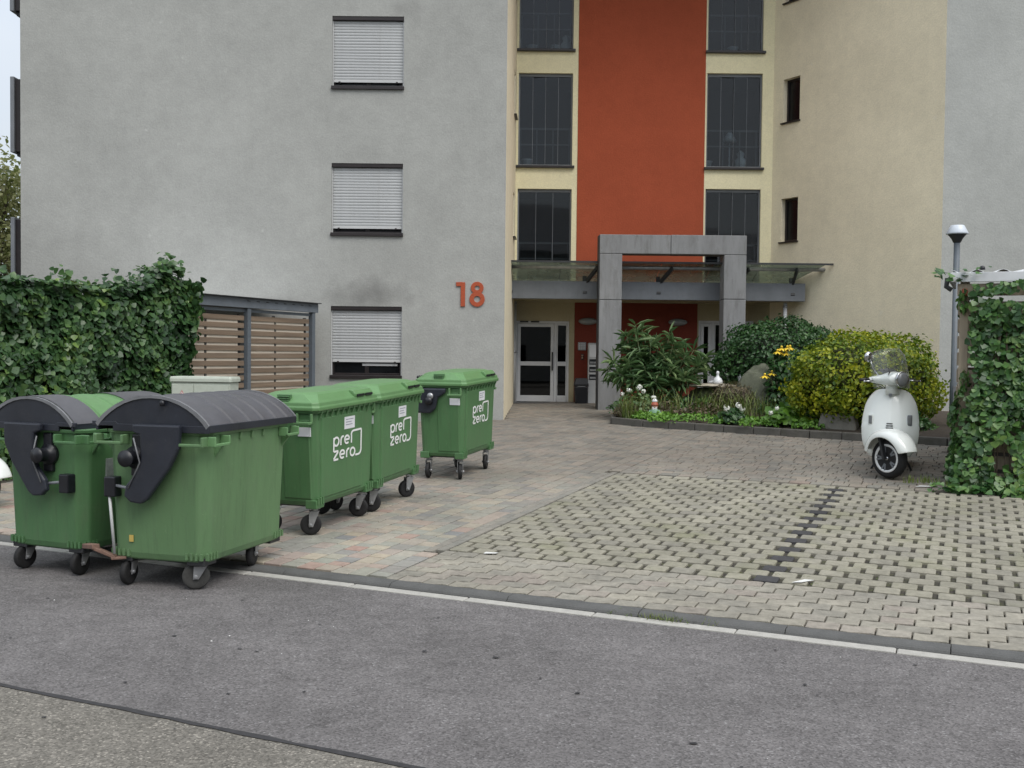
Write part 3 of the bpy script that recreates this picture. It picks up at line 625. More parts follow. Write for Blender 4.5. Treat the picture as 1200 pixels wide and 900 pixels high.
# ------------------------------------------------------------------ the apartment building
BW, BE, BL = 20.4, 24.2, 24.6          # wing face, stair-tower face, ground-floor face
HT = 13.2
bld = empty('apartment_building', (-.15, BW, .4), label='grey and cream apartment block with a red stair tower and house number 18', cat='building')
BO = Vector(bld.location)
def bb(mb, name, mats, bevel=0, parent=None, seg=2):
    """a part of the building, given in world coordinates"""
    o = mb.build(name, mats, parent or bld, bevel, seg)
    o.location = -BO if parent is None else (0, 0, 0)
    return o
def wall_mesh(mb, p0, p1, z0, z1, ops, depth):
    """upright wall from p0 to p1 (seen with p0 on the left); ops: (u0, u1, z0, z1) openings with reveals"""
    p0, p1 = Vector((*p0, 0)), Vector((*p1, 0)); L_ = (p1-p0).length; u = (p1-p0)/L_; n = Vector((u.y, -u.x, 0))
    us = sorted({0, L_, *[o[0] for o in ops], *[o[1] for o in ops]}); zs = sorted({z0, z1, *[o[2] for o in ops], *[o[3] for o in ops]})
    def W(a, z, d=0): q = p0+u*a-n*d; return (q.x, q.y, z)
    for i in range(len(us)-1):
        for j in range(len(zs)-1):
            ca, cz = (us[i]+us[i+1])/2, (zs[j]+zs[j+1])/2
            if any(o[0] < ca < o[1] and o[2] < cz < o[3] for o in ops): continue
            mb.add([W(us[i], zs[j]), W(us[i+1], zs[j]), W(us[i+1], zs[j+1]), W(us[i], zs[j+1])], [(0, 1, 2, 3)])
    for (a, b, c, d) in ops:
        mb.add([W(a, c), W(a, d), W(a, d, depth), W(a, c, depth)], [(0, 1, 2, 3)])
        mb.add([W(b, c), W(b, c, depth), W(b, d, depth), W(b, d)], [(0, 1, 2, 3)])
        mb.add([W(a, d), W(b, d), W(b, d, depth), W(a, d, depth)], [(0, 1, 2, 3)])
        mb.add([W(a, c), W(a, c, depth), W(b, c, depth), W(b, c)], [(0, 1, 2, 3)])
XL, XR = -9.78, -.165
WIN = [(-3.62, -2.205, z, z+1.40) for z in (1.338, 4.165, 7.05, 9.93)]
mb = MB(); wall_mesh(mb, (XL, BW), (XR, BW), -.2, HT, [(x0-XL, x1-XL, z0, z1) for x0, x1, z0, z1 in WIN], .17)
bb(mb, 'wing_wall', M['plaster_grey'])
# flank of the wing, out of sight, and its roof
mb = MB(); wall_mesh(mb, (XL, BW+12), (XL, BW), -.2, HT, [], .1); bb(mb, 'flank_wall', M['plaster_grey'])
# cream return walls on both sides of the stair tower, with small windows
PL0, PL1 = (XR, BW), (.035, BE); PR0, PR1 = (6.06, BE), (8.5, BW)
SWZ = (4.49, 7.24, 9.99)
LR = math.dist(PR0, PR1); LL = math.dist(PL0, PL1)
mb = MB(); wall_mesh(mb, PL0, PL1, -.1, HT, [(LL-.95, LL-.45, z, z+1.0) for z in SWZ], .2); bb(mb, 'return_wall', M['plaster_cream_side'])
mb = MB(); wall_mesh(mb, PR0, PR1, -.1, HT, [(.30, .80, z, z+1.0) for z in SWZ], .2); bb(mb, 'return_wall', M['plaster_cream_side'])
def small_window(p0, p1, u0, z):
    a, b = Vector((*p0, 0)), Vector((*p1, 0)); u = (b-a).normalized(); n = Vector((u.y, -u.x, 0)); c = a+u*(u0+.25)-n*.16; c.z = z+.5
    T = Matrix(((u.x, -n.x, 0, 0), (u.y, -n.y, 0, 0), (0, 0, 1, 0), (0, 0, 0, 1)))
    wn = MB(); wn.T = Matrix.Translation(c-BO) @ T
    for (x0, x1, z0, z1) in ((-.25, -.20, -.5, .5), (.20, .25, -.5, .5), (-.2, .2, .45, .5), (-.2, .2, -.5, -.45)): wn.box(x0, x1, -.03, .03, z0, z1)
    f = wn.build('small_window', M['dark_frame'], bld, .004)
    pn = MB(); pn.T = wn.T; pn.box(-.2, .2, -.005, .005, -.45, .45); pn.build('pane', M['pane_dark'], f)
    sl = MB(); sl.T = wn.T; sl.box(-.28, .28, -.22, .0, -.535, -.503); sl.build('sill', M['sill_metal'], f, .004)
for z in SWZ:
    small_window(PR0, PR1, .30, z); small_window(PL0, PL1, LL-.95, z)
# right wing
mb = MB(); wall_mesh(mb, (8.5, BW), (24, BW), -.1, HT, [], .1); bb(mb, 'wing_wall', M['plaster_grey_right'])
# plinth strip, roof slab
mb = MB(); mb.box(8.53, 24, BW-.02, BW+.05, .3, .78); bb(mb, 'plinth', M['sandstone'])
mb = MB(); mb.box(XL-.35, 24, BW-.4, BW+12, HT, HT+.3); bb(mb, 'roof', M['steel_dark'])
# tower face: cream bands left and right with glazed loggias, red panel between
LZ = (3.55, 6.25, 8.96, 11.67)
LG = [(.085, 1.355), (4.50, 5.80)]
XA, XB = 1.478, 4.462
mb = MB(); wall_mesh(mb, (.035, BE), (XA, BE), 3.2, HT, [(LG[0][0]-.035, LG[0][1]-.035, z, min(z+2.16, HT-.05)) for z in LZ], .16); bb(mb, 'tower_wall', M['plaster_cream'])
mb = MB(); wall_mesh(mb, (XB, BE), (6.06, BE), 3.2, HT, [(LG[1][0]-XB, LG[1][1]-XB, z, min(z+2.2, HT-.05)) for z in LZ], .16); bb(mb, 'tower_wall', M['plaster_cream'])
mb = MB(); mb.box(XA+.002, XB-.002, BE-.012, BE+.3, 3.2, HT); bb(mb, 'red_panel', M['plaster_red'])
def loggia(x0, x1, z0, z1, n, things):
    f = MB(); y = BE+.10
    for (a, b, c, d) in ((x0, x0+.035, z0, z1), (x1-.035, x1, z0, z1), (x0+.035, x1-.035, z1-.07, z1), (x0+.035, x1-.035, z0, z0+.04)): f.box(a, b, y-.03, y+.03, c, d)
    fr = bb(f, 'loggia_window', M['steel_grey'], .004)
    sl = MB(); sl.box(x0-.05, x1+.05, BE-.09, BE+.07, z0-.055, z0-.002); sl.build('sill', M['sill_metal'], fr, .005)
    wd = (x1-x0-.07)/n
    for i in range(n):
        p = MB(); xm = x0+.035+wd*(i+.5); p.T = Matrix.Translation((xm, y+(.007 if i % 2 else -.007), 0)) @ Matrix.Rotation(rad(rnd.uniform(-1.3, 1.3)), 4, 'Z') @ Matrix.Rotation(rad(rnd.uniform(-.15, .15)), 4, 'X'); p.box(-wd/2+.004, wd/2-.004, -.004, .004, z0+.04, z1-.07); p.build('pane', M['loggia_glass'], fr)
    jb = MB()
    for i in range(1, n): jb.box(x0+.035+wd*i-.004, x0+.035+wd*i+.004, y-.014, y+.014, z0+.04, z1-.07)
    jb.build('pane_edge', M['steel_grey'], fr)
    # the room behind: back wall, side walls, floor, ceiling; a railing just inside
    rm = MB(); d = BE+1.75
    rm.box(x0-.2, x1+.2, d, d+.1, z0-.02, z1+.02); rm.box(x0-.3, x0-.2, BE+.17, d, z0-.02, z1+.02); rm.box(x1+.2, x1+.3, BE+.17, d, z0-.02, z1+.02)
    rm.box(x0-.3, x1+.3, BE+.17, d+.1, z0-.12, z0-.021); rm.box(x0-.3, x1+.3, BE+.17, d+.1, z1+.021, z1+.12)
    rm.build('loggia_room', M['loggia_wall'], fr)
    r = MB(); r.bar((x0, BE+.3, z0+.92), (x1, BE+.3, z0+.92), .04, .04); r.bar((x0, BE+.3, z0+.55), (x1, BE+.3, z0+.55), .03, .03)
    for i in range(4): xx = x0+.06+(x1-x0-.12)*i/3; r.bar((xx, BE+.3, z0+.02), (xx, BE+.3, z0+.92), .025, .025, (0, 1, 0))
    r.build('railing', M['loggia_rail'], fr)
    if things:
        q = MB()
        for (x, z, kind) in things:
            if kind == 'lamp':
                q.lathe([(.10, 0), (.11, .02), (.02, .05), (.02, .75)], 12, 'z', (x, BE+.75, z0)); q.lathe([(.18, .75), (.06, .97)], 14, 'z', (x, BE+.75, z0))
            elif kind == 'pot': q.lathe([(.08, 0), (.13, .22), (.14, .24)], 12, 'z', (x, BE+.55, z0))
            else: q.lathe([(.05, 0), (.12, .1), (.13, .26), (.07, .34), (.1, .42), (.02, .5)], 12, 'z', (x, BE+.5, z0))
        q.build('ornament', M['ceramic_white'], fr)
for k, z in enumerate(LZ[:3]):
    loggia(LG[0][0], LG[0][1], z, z+2.16, (3, 4, 4)[k], [[], [(.3, 0, 'pot')], [(.95, 0, 'pot'), (1.2, 0, 'jar'), (.4, 0, 'pot')]][k])
    loggia(LG[1][0], LG[1][1], z, z+2.2, 4, [(5.2, 0, 'lamp'), (5.42, 0, 'jar'), (4.62, 0, 'pot')] if k == 1 else ([(5.2, 0, 'pot')] if k == 2 else []))
# recessed ground floor
mb = MB(); wall_mesh(mb, (.02, BL), (1.484, BL), .3, 3.3, [(.0451, 1.34, .66, 2.62)], .14); bb(mb, 'entrance_wall', M['plaster_tan_shaded_cream'])
mb = MB(); wall_mesh(mb, (4.43, BL), (6.3, BL), .3, 3.3, [(.03, 1.35, .78, 2.67)], .14); bb(mb, 'entrance_wall', M['plaster_tan_shaded_cream'])
mb = MB(); mb.box(1.486, 4.428, BL-.01, BL+.3, .3, 3.3); bb(mb, 'red_panel', M['plaster_red_shaded'])
mb = MB(); mb.box(.03, 6.3, BE+.005, BL+.3, 3.07, 3.195); bb(mb, 'soffit', M['plaster_tan_shaded_cream'])
mb = MB(); mb.box(.03, 6.4, BL-.45, BL+.4, .3, .672); bb(mb, 'threshold', M['kerb_stone'], .01)
# front door: leaf and side light in one white frame
def door(x0, x1, z0, z1, split, name, handle=True):
    y = BL+.06; f = MB()
    t = .075
    for (a, b, c, d) in ((x0, x0+.05, z0, z1), (x1-.05, x1, z0, z1), (x0+.05, x1-.05, z1-.06, z1), (split-.02, split+.045, z0, z1-.06)): f.box(a, b, y-.04, y+.04, c, d)
    fr = bb(f, name, M['white_frame'], .005)
    lf = MB(); a, b = x0+.055, split-.025; zm = z0+(z1-z0)*.475
    for (p, q, c, d) in ((a, a+t, z0+.012, z1-.065), (b-t, b, z0+.012, z1-.065), (a+t, b-t, z1-.065-t, z1-.065), (a+t, b-t, z0+.012, z0+.16), (a+t, b-t, zm-.05, zm+.05)): lf.box(p, q, y-.05, y+.03, c, d)
    lf.build('door_leaf', M['white_frame'], fr, .005)
    for (c, d) in ((z0+.16, zm-.05), (zm+.05, z1-.065-t)):
        g = MB(); g.box(a+t, b-t, y-.012, y+.008, c, d); g.build('pane', M['door_glass'], fr)
    sl = MB(); a, b = split+.05, x1-.055
    for (p, q, c, d) in ((a, a+.02, z0+.012, z1-.065), (b-.02, b, z0+.012, z1-.065), (a+.02, b-.02, z1-.1, z1-.065), (a+.02, b-.02, z0+.012, z0+.16), (a+.02, b-.02, zm-.05, zm+.05)): sl.box(p, q, y-.045, y+.03, c, d)
    sl.build('side_light', M['white_frame'], fr, .004)
    for (c, d) in ((z0+.16, zm-.05), (zm+.05, z1-.1)):
        g = MB(); g.box(a+.02, b-.02, y-.01, y+.008, c, d); g.build('pane', M['door_glass'], fr)
    if handle:
        h = MB(); hx = split-.06; h.tube([(hx, y-.11, zm-.16), (hx, y-.11, zm+.28)], .016, 8); h.bar((hx, y-.05, zm-.1), (hx, y-.11, zm-.1), .02, .02); h.bar((hx, y-.05, zm+.22), (hx, y-.11, zm+.22), .02, .02)
        h.build('door_handle', M['bin_black'], fr)
        c = MB()
        for xx in (x0+.22, x0+.48): c.box(xx-.11, xx+.09, y-.09, y-.041, z1-.035, z1-.0)
        c.build('door_closer', M['bin_black'], fr, .006)
    return fr
door(.066, 1.36, .672, 2.618, 1.02, 'entrance_door')
door(4.462, 5.778, .79, 2.668, 4.80, 'side_door', False)
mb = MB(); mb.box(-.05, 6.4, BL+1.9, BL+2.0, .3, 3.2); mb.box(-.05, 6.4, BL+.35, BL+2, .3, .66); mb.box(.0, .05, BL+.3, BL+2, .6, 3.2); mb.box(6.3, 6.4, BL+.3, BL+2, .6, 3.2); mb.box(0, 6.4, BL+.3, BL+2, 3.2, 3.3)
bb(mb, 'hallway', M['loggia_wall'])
# intercom plate, button box and two wall lamps on the red wall
mb = MB(); mb.box(1.572, 1.765, BL-.05, BL-.01, 1.925, 2.12); ic = bb(mb, 'intercom', M['galvanised'], .006)
q = MB()
for i in range(3):
    for j in range(4): q.box(1.595+.052*i, 1.63+.052*i, BL-.056, BL-.05, 1.95+.04*j, 1.975+.04*j)
q.build('button', M['white_frame'], ic)
mb = MB(); mb.box(1.65, 1.71, BL-.04, BL-.01, 1.70, 1.84); kb_ = bb(mb, 'key_box', M['steel_dark'], .006)
q = MB(); q.lathe([(.022, 0), (.02, -.012)], 12, 'y', (1.68, BL-.04, 1.80)); q.lathe([(.022, 0), (.02, -.012)], 12, 'y', (1.68, BL-.04, 1.745)); q.build('lock', M['gnome_skin'], kb_)
for x in (1.80, 3.95, ):
    mb = MB(); mb.lathe([(.05, 0), (.17, -.03), (.175, -.07), (.12, -.12), (.02, -.14)], 20, 'y', (0, 0, 0))
    mb.T = None
    o = mb.build('wall_lamp', M['lamp_glass'], bld); o.location = Vector((x, BL-.01, 2.62))-BO; o.scale = (1.3, 1, .5)
# rain pipes
for (x, y, z0, z1) in ((.045, BL-.35, .6, 3.1), (6.20, 23.35, .62, 3.06)):
    mb = MB(); mb.tube([(x, y, z0), (x, y, z1)], .045, 12); p = bb(mb, 'rain_pipe', M['white_frame' if x > 1 else 'shutter_plastic'])
    q = MB()
    for zz in (z1-.12, (z0+z1)/2): q.tube([(x, y, zz), (x, y, zz+.05)], .054, 12)
    q.build('pipe_bracket', M['galvanised'], p)
# shuttered windows of the left wing
slat_me = None
def shutter_window(x0, x1, z0, z1, drop):
    y = BW+.10; f = MB(); t = .055
    for (a, b, c, d) in ((x0, x0+t, z0, z1), (x1-t, x1, z0, z1), (x0+t, x1-t, z0, z0+.07), (x0+t, x1-t, z1-.07, z1)): f.box(a, b, y+.01, y+.06, c, d)
    f.box((x0+x1)/2-.04, (x0+x1)/2+.04, y+.01, y+.06, z0+.07, z1-.07)
    fr = bb(f, 'shutter_window', M['dark_frame'], .004)
    for (a, b) in ((x0+t, (x0+x1)/2-.04), ((x0+x1)/2+.04, x1-t)):
        g = MB(); g.box(a, b, y+.03, y+.04, z0+.07, z1-.07); g.build('pane', M['pane_dark'], fr)
    s = MB(); s.box(x0-.012, x1+.012, BW-.05, BW+.12, z0-.04, z0+.028); s.build('sill', M['sill_metal'], fr, .006)
    h = MB(); h.box(x0+.004, x1-.004, y-.09, y+.0, z1-.075, z1-.003); h.build('shutter_box', M['dark_frame'], fr, .004)
    for xx in (x0+.012, x1-.012): g = MB(); g.box(xx-.010, xx+.010, y-.05, y+.0, z0+.03, z1-.08); g.build('guide_rail', M['shutter_rail'], fr)
    global slat_me
    if slat_me is None:
        sm = MB(); l = (x1-x0)/2-.025; pr = [(0, .0), (-.004, .004), (-.009, .018), (-.010, .038), (-.006, .052), (0, .0555)]
        sm.loft([[(-l, a, b) for a, b in pr]+[(-l, .006, .055), (-l, .006, .001)], [(l, a, b) for a, b in pr]+[(l, .006, .055), (l, .006, .001)]]); slat_me = sm.mesh('shutter_slat', M['shutter_plastic'])
    z = z1-.135; bot = z0+.03+drop
    while z > bot+.05:
        o = bpy.data.objects.new('shutter_slat', slat_me); COL.objects.link(o); o.parent = fr; o.location = Vector(((x0+x1)/2, y-.025+rnd.uniform(-.0015, .0015), z)); z -= .0575
    e = MB(); e.box(x0+.026, x1-.026, y-.042, y-.012, z+.0, z+.055)
    e.build('bottom_bar', M['shutter_rail'], fr, .005)
    st = MB()
    for xx in (x0+.14, x1-.14): st.box(xx-.02, xx+.02, y-.055, y-.02, z-.015, z+.018)
    st.build('stopper', M['dark_frame'], fr, .004)
for (x0, x1, z0, z1), dr in zip(WIN, (.26, .045, .045, .05)): shutter_window(x0, x1, z0, z1, dr)
mb = MB(); mb.box(-3.0, -2.3, BW+.10, BW+.108, 1.555, 1.60); bb(mb, 'light_strip', M['shutter_rail'])
# house number
hn = empty('house_number', (0, 0, 0)); hn.parent = bld; hn.location = Vector((-.86, BW, 3.0))-BO
mb = MB(); ribbon(mb, [(-.27, .195), (-.16, .198), (-.135, .17)], .082, 0, .03); mb.T = Matrix.Translation((0, -.001, 0)); ribbon(mb, [(-.135, .235), (-.135, -.245)], .088, 0, .03); mb.build('digit', M['plaster_red'], hn, .004)
mb = MB(); ribbon(mb, arc(.148, .125, .088, .084, 0, 360, 28)[:-1], .078, 0, .03, True); mb.T = Matrix.Translation((0, -.001, 0)); ribbon(mb, arc(.148, -.098, .108, .106, 0, 360, 32)[:-1], .088, 0, .03, True); mb.build('digit', M['plaster_red'], hn, .004)
# balconies on the left flank, seen edge on
for z in (2.95, 5.74, 8.53):
    mb = MB(); mb.box(-10.06, -9.98, 20.55, 25, z, z+1.5); b_ = bb(mb, 'balcony', M['steel_grey'], .01)
    e = MB(); e.box(-9.979, XL-.002, 20.60, 20.66, z+.02, z+1.46); e.build('end_panel', M['dark_frame'], b_, .006)
    e = MB(); e.box(-9.979, XL-.002, 20.67, 25, z-.06, z+.05); e.build('balcony_slab', M['steel_dark'], b_)

# ------------------------------------------------------------------ canopy and concrete portal
can = empty('entrance_canopy', (3.3, 23.2, 3.2), label='dirty glass canopy on a long grey steel beam across the entrance', cat='canopy')
CO = Vector(can.location)
def cc(mb, name, m, bevel=0, parent=None):
    o = mb.build(name, m, parent or can, bevel)
    if parent is None: o.location = -CO
    return o
cc(MB().box(-.07, 6.58, 23.1, 23.3, 3.075, 3.475), 'beam', M['steel_grey'], .008)
cc(MB().box(-.05, 6.55, 23.35, 24.19, 3.095, 3.19), 'soffit_board', M['plaster_tan_shaded_cream'])
def cy(x0, x1, y, z): return MB().tube([(x0, y, z), (x1, y, z)], .045, 10)
YF, ZF, YB, ZB = 22.62, 3.86, 23.95, 3.46
cc(cy(-.08, 7.03, YF+.25, ZF-.09), 'front_rail', M['galvanised']); cc(cy(-.08, 6.35, YB-.25, ZB+.0), 'rear_rail', M['steel_grey'])
xs = [-.08, 1.06, 2.13, 3.28, 4.40, 5.50, 6.9]
for i in range(6):
    x0, x1 = xs[i]+.006, xs[i+1]-.006; r0, r1 = min(x0, 6.0), min(x1, 6.3 if i == 5 else 9)
    mb = MB(); mb.add([(x0, YF, ZF), (x1, YF, ZF), (r1, YB, ZB), (r0, YB, ZB), (x0, YF, ZF+.016), (x1, YF, ZF+.016), (r1, YB, ZB+.016), (r0, YB, ZB+.016)], [(3,2,1,0), (4,5,6,7), (0,1,5,4), (1,2,6,5), (2,3,7,6), (3,0,4,7)])
    cc(mb, 'glass_panel', M['canopy_glass'])
cc(MB().bar((-.08, YF, ZF+.008), (7.05, YF, ZF+.008), .025, .04), 'front_edge', M['steel_dark'])
for x in (-.05, 1.62, 3.28, 4.98, 6.3):
    mb = MB(); xe = x+(.25 if x < 6 and x > 0 else 0)
    mb.bar((x, 23.2, 3.42), (xe, YF+.15, ZF-.1), .05, .09); mb.bar((x, 23.1, 3.2), (x, 23.28, 3.60), .09, .05, (0, 1, 0)); br = cc(mb, 'bracket', M['steel_dark'], .005)
    q = MB(); q.lathe([(.045, 0), (.045, .05), (.02, .075)], 10, 'z', (xe, YF+.22, ZF-.03)); q.build('bolt', M['white_frame'], br)

por = empty('concrete_portal', (3.5, 22.55, .64), label='free standing grey concrete portal frame in front of the entrance', cat='portal')
PO = Vector(por.location)
def pp(x0, x1, z0, z1, y0=22.4, y1=22.85):
    o = MB().box(x0, x1, y0, y1, z0, z1).build('concrete_block', M['concrete_portal'], por, .012); o.location = -PO
PX = (1.885, 2.375, 4.60, 5.085)
pp(PX[0], PX[1], .45, 3.02); pp(PX[0], PX[1], 3.03, 4.03); pp(PX[2], PX[3], .45, 3.06); pp(PX[2], PX[3], 3.07, 4.03)
pp(PX[0], 3.43, 4.036, 4.45); pp(3.438, PX[3], 4.036, 4.455)
o = MB().box(PX[0]-.02, PX[0]-.003, 22.42, 22.83, .55, 4.44).build('shaded_post_edge', M['steel_dark'], por); o.location = -PO  # dark strip standing for the shaded side face of the post

# mailbox column and litter bin by the door
mbx = empty('mailbox_column', (1.93, 24.25, .68), label='slim light grey mailbox column with open slots left of the concrete portal post', cat='mailbox')
MB().box(-.14, .14, -.12, .12, 0, 1.42).build('housing', M['shutter_plastic'], mbx, .008)
for z in (.62, .80, .98): 
    MB().box(-.115, .115, -.127, -.118, z-.07, z+.06).build('slot', M['bin_black'], mbx, .003)
    MB().box(-.10, .10, -.135, -.128, z-.045, z-.0).build('flap', M['galvanised'], mbx, .003)
MB().box(-.115, .115, -.128, -.119, 1.09, 1.38).build('door_panel', M['white_frame'], mbx, .004)
lb = empty('litter_bin', (1.63, 24.15, .67), label='small black pedal bin beside the mailbox column', cat='litter bin')
MB().loft([[(x*k, y*k, z) for x, y in ((-.16,-.14),(.16,-.14),(.16,.14),(-.16,.14))] for k, z in ((.85, 0), (1, .40))]).build('body', M['bin_black'], lb, .02)
MB().loft([[(x*k, y*k, z) for x, y in ((-.165,-.145),(.165,-.145),(.165,.145),(-.165,.145))] for k, z in ((1.03, .405), (1.03, .46), (.8, .60))]).build('lid', M['scooter_black'], lb, .02)
MB().box(-.09, .09, -.15, -.143, .40, .415).build('rim_strip', M['galvanised'], lb)

# ------------------------------------------------------------------ waste containers
def rect8(hx, hy, c, z): return [(-hx+c, -hy, z), (hx-c, -hy, z), (hx, -hy+c, z), (hx, hy-c, z), (hx-c, hy, z), (-hx+c, hy, z), (-hx, hy-c, z), (-hx, -hy+c, z)]
def caster(parent, x, y, top, yaw, tyre, r=.10, dz=0.0):
    """swivel castor: fork and plate, wheel with hub"""
    f = MB(); T = Matrix.Translation((x, y, dz)) @ Matrix.Rotation(yaw, 4, 'Z'); f.T = T
    f.box(-.055, .055, -.05, .05, top-.012, top); f.lathe([(.035, top-.035), (.035, top-.012)], 12)
    for sy in (-1, 1):
        y0 = sy*.034
        f.prism([(-.05, top-.035), (.045, top-.035), (-.015, r-.02), (-.055, r-.02)], 'y', y0-.004, y0+.004)
    f.box(-.05, .045, -.034, .034, top-.042, top-.034); f.tube([(-.035, -.05, r), (-.035, .05, r)], .014, 8)
    fk = f.build('castor', M['galvanised'], parent, .002)
    w_ = MB(); w_.T = T; k = r
    w_.lathe([(k*.55, -.021), (k*.86, -.025), (k*.97, -.017), (k, 0), (k*.97, .017), (k*.86, .025), (k*.55, .021)], 24, 'y', (-.035, 0, r))
    wh = w_.build('wheel', M[tyre], fk)
    h = MB(); h.T = T; h.lathe([(.001, -.019), (k*.55, -.019), (k*.55, .019), (.001, .019)], 20, 'y', (-.035, 0, r)); h.build('hub', M['steel_dark'], wh)
def glyphs(mb, y, s, ox, oz):
    """the two-line word mark in rounded strokes with its square bracket"""
    def A(cx, cz, r, a0, a1, n=12): return arc(ox+cx*s, oz+cz*s, r*s, r*s, a0, a1, n)
    def Lp(pts): return [(ox+a*s, oz+b*s) for a, b in pts]
    W = .17*s; k = [0]
    def st(pts, closed=False):
        k[0] += 1; ribbon(mb, pts, W, y-.0004*(k[0] % 4), .002, closed)
    # line one: p r e
    st(Lp([(0, -.42), (0, .78)])); st(A(.36, .42, .36, 0, 360, 20)[:-1], True)
    st(Lp([(1.02, .03), (1.02, .45)])+A(1.34, .45, .32, 170, 75, 6))
    st(Lp([(1.62, .42), (2.28, .42)])+A(1.95, .42, .34, 0, 310, 18)[1:])
    st(Lp([(2.62, .03), (2.62, .72)])+A(2.95, .72, .36, 172, 92, 6)+Lp([(4.0, 1.10), (4.10, 1.10), (4.14, 1.04), (4.14, -.7)])+A(3.72, -.72, .42, -4, -86, 7)+Lp([(3.28, -1.14)]))
    # line two: z e r o
    st(Lp([(.02, -.42), (.62, -.42), (.62, -.5), (.02, -1.06), (.02, -1.14), (.66, -1.14)]))
    st(Lp([(.92, -.78), (1.58, -.78)])+A(1.25, -.78, .34, 0, 310, 18)[1:])
    st(Lp([(1.92, -1.16), (1.92, -.75)])+A(2.24, -.75, .32, 170, 75, 6))
    st(A(2.82, -.79, .35, 0, 360, 20)[:-1], True)
def flat_bin(near, th, label, yaws, lug=False):
    """1.25 m long four-wheel container with a flat hinged lid; near: ground point of the corner nearest the road"""
    L, D = 1.25, .65
    th = rad(th); v = Vector((math.cos(th), math.sin(th), 0)); u = Vector((-math.sin(th), math.cos(th), 0))
    c = Vector((*near, 0))+v*L/2+u*D/2; c.z = gz(c.x, c.y)
    t = empty('waste_container', c, th, label, 'container', 'green flat lidded waste containers by the drive')
    t.rotation_euler = (0, -.036, th)
    b = MB(); b.loft([rect8(.545, .265, .03, .285), rect8(.565, .285, .045, .33), rect8(.605, .310, .05, 1.13), rect8(.607, .312, .05, 1.165)])
    body = b.build('body', M['bin_green'], t, .012, 2)
    p = MB()       # raised centre panel of the long face and stiffening ribs under the rim
    def fy(z): return -(.285+(z-.33)/.80*.025)
    def front(x0, x1, z0, z1, d): p.add([(x0, fy(z0)+.01, z0), (x1, fy(z0)+.01, z0), (x1, fy(z1)+.01, z1), (x0, fy(z1)+.01, z1), (x0+.012, fy(z0)-d, z0+.012), (x1-.012, fy(z0)-d, z0+.012), (x1-.012, fy(z1)-d, z1-.012), (x0+.012, fy(z1)-d, z1-.012)], [(4,5,6,7), (0,1,5,4), (1,2,6,5), (2,3,7,6), (3,0,4,7)])
    front(-.50, .335, .345, 1.125, .011)
    p.build('front_panel', M['bin_green'], body, .004)
    for i in range(11):
        x = -.53+.106*i; r = MB(); r.prism([(-.312, 1.15), (-.345, 1.17), (-.345, 1.185), (-.305, 1.185)], 'x', x-.012, x+.012); r.prism([(-.306, 1.10), (-.314, 1.10), (-.345, 1.17), (-.312, 1.17)], 'x', x-.010, x+.010); r.build('rim_rib', M['bin_green'], body)
    e = MB()       # end face: sunk panel edges
    def ex(z): return -(.565+(z-.33)/.80*.040)
    e.add([(ex(.36)-.008, -.235, .36), (ex(.36)-.008, .04, .36), (ex(1.1)-.008, .04, 1.1), (ex(1.1)-.008, -.24, 1.1), (ex(.36)+.01, -.25, .345), (ex(.36)+.01, .055, .345), (ex(1.1)+.01, .055, 1.115), (ex(1.1)+.01, -.255, 1.115)], [(0,1,2,3), (0,4,5,1), (1,5,6,2), (2,6,7,3), (3,7,4,0)])
    e.build('end_panel', M['bin_green'], body, .004)
    for sx in (-1, 1):
        for sy in (-1, 1): MB().box(sx*.50-.075, sx*.50+.075, sy*.235-.06, sy*.235+.06, .262, .345).build('castor_housing', M['bin_green'], body, .008)
    k = MB(); k.box(-.5, .5, -.22, .22, .268, .30)
    k.build('base_frame', M['steel_dark'], t, .006)
    for sx in (-1, 1):
        q = MB()
        for i in range(3): q.box(sx*(.50+.045*(i-1))-.012, sx*(.50+.045*(i-1))+.012, -.305, -.285, .30, .365)
        q.build('corner_ribs', M['bin_green'], body)
    rim = MB(); rim.loft([rect8(.628, .335, .05, 1.165), rect8(.632, .34, .05, 1.20)]); rim.build('rim', M['bin_green'], t, .008)
    l = MB()
    l.loft([rect8(.640, .350, .05, 1.188), rect8(.648, .358, .05, 1.192), rect8(.648, .358, .05, 1.222), rect8(.640, .350, .05, 1.232), rect8(.638, .348, .05, 1.236), rect8(.634, .342, .05, 1.268)])
    l.loft([rect8(.632, .340, .05, 1.266), rect8(.610, .315, .06, 1.285), rect8(.560, .262, .09, 1.335), rect8(.520, .225, .10, 1.352)])
    lid = l.build('lid', M['bin_lid_green'], t, .007, 2)
    g = MB()
    for x0, x1 in ((.12, .50), ): g.prism([(-.340, 1.262), (-.348, 1.30), (-.315, 1.335), (-.27, 1.345), (-.27, 1.262)], 'x', x0, x1)
    g.build('grip_hump', M['bin_lid_green'], lid, .012)
    d = MB(); d.box(.15, .30, -.3565, -.343, 1.275, 1.296); d.box(.33, .47, -.3565, -.343, 1.275, 1.296); d.build('grip_slot', M['bin_black'], lid)
    s = MB()
    for i in range(3): s.box(-.628, -.600, -.045, .075, 1.272+.02*i, 1.285+.02*i)
    s.box(-.615, -.58, -.055, .085, 1.265, 1.338); s.build('lid_grip', M['bin_green'], lid, .003)
    h = MB()
    for x in (-.48, -.36, .1, .22, .50): h.tube([(x-.025, .345, 1.285), (x+.025, .345, 1.285)], .022, 10)
    h.build('hinge', M['bin_black'], t)
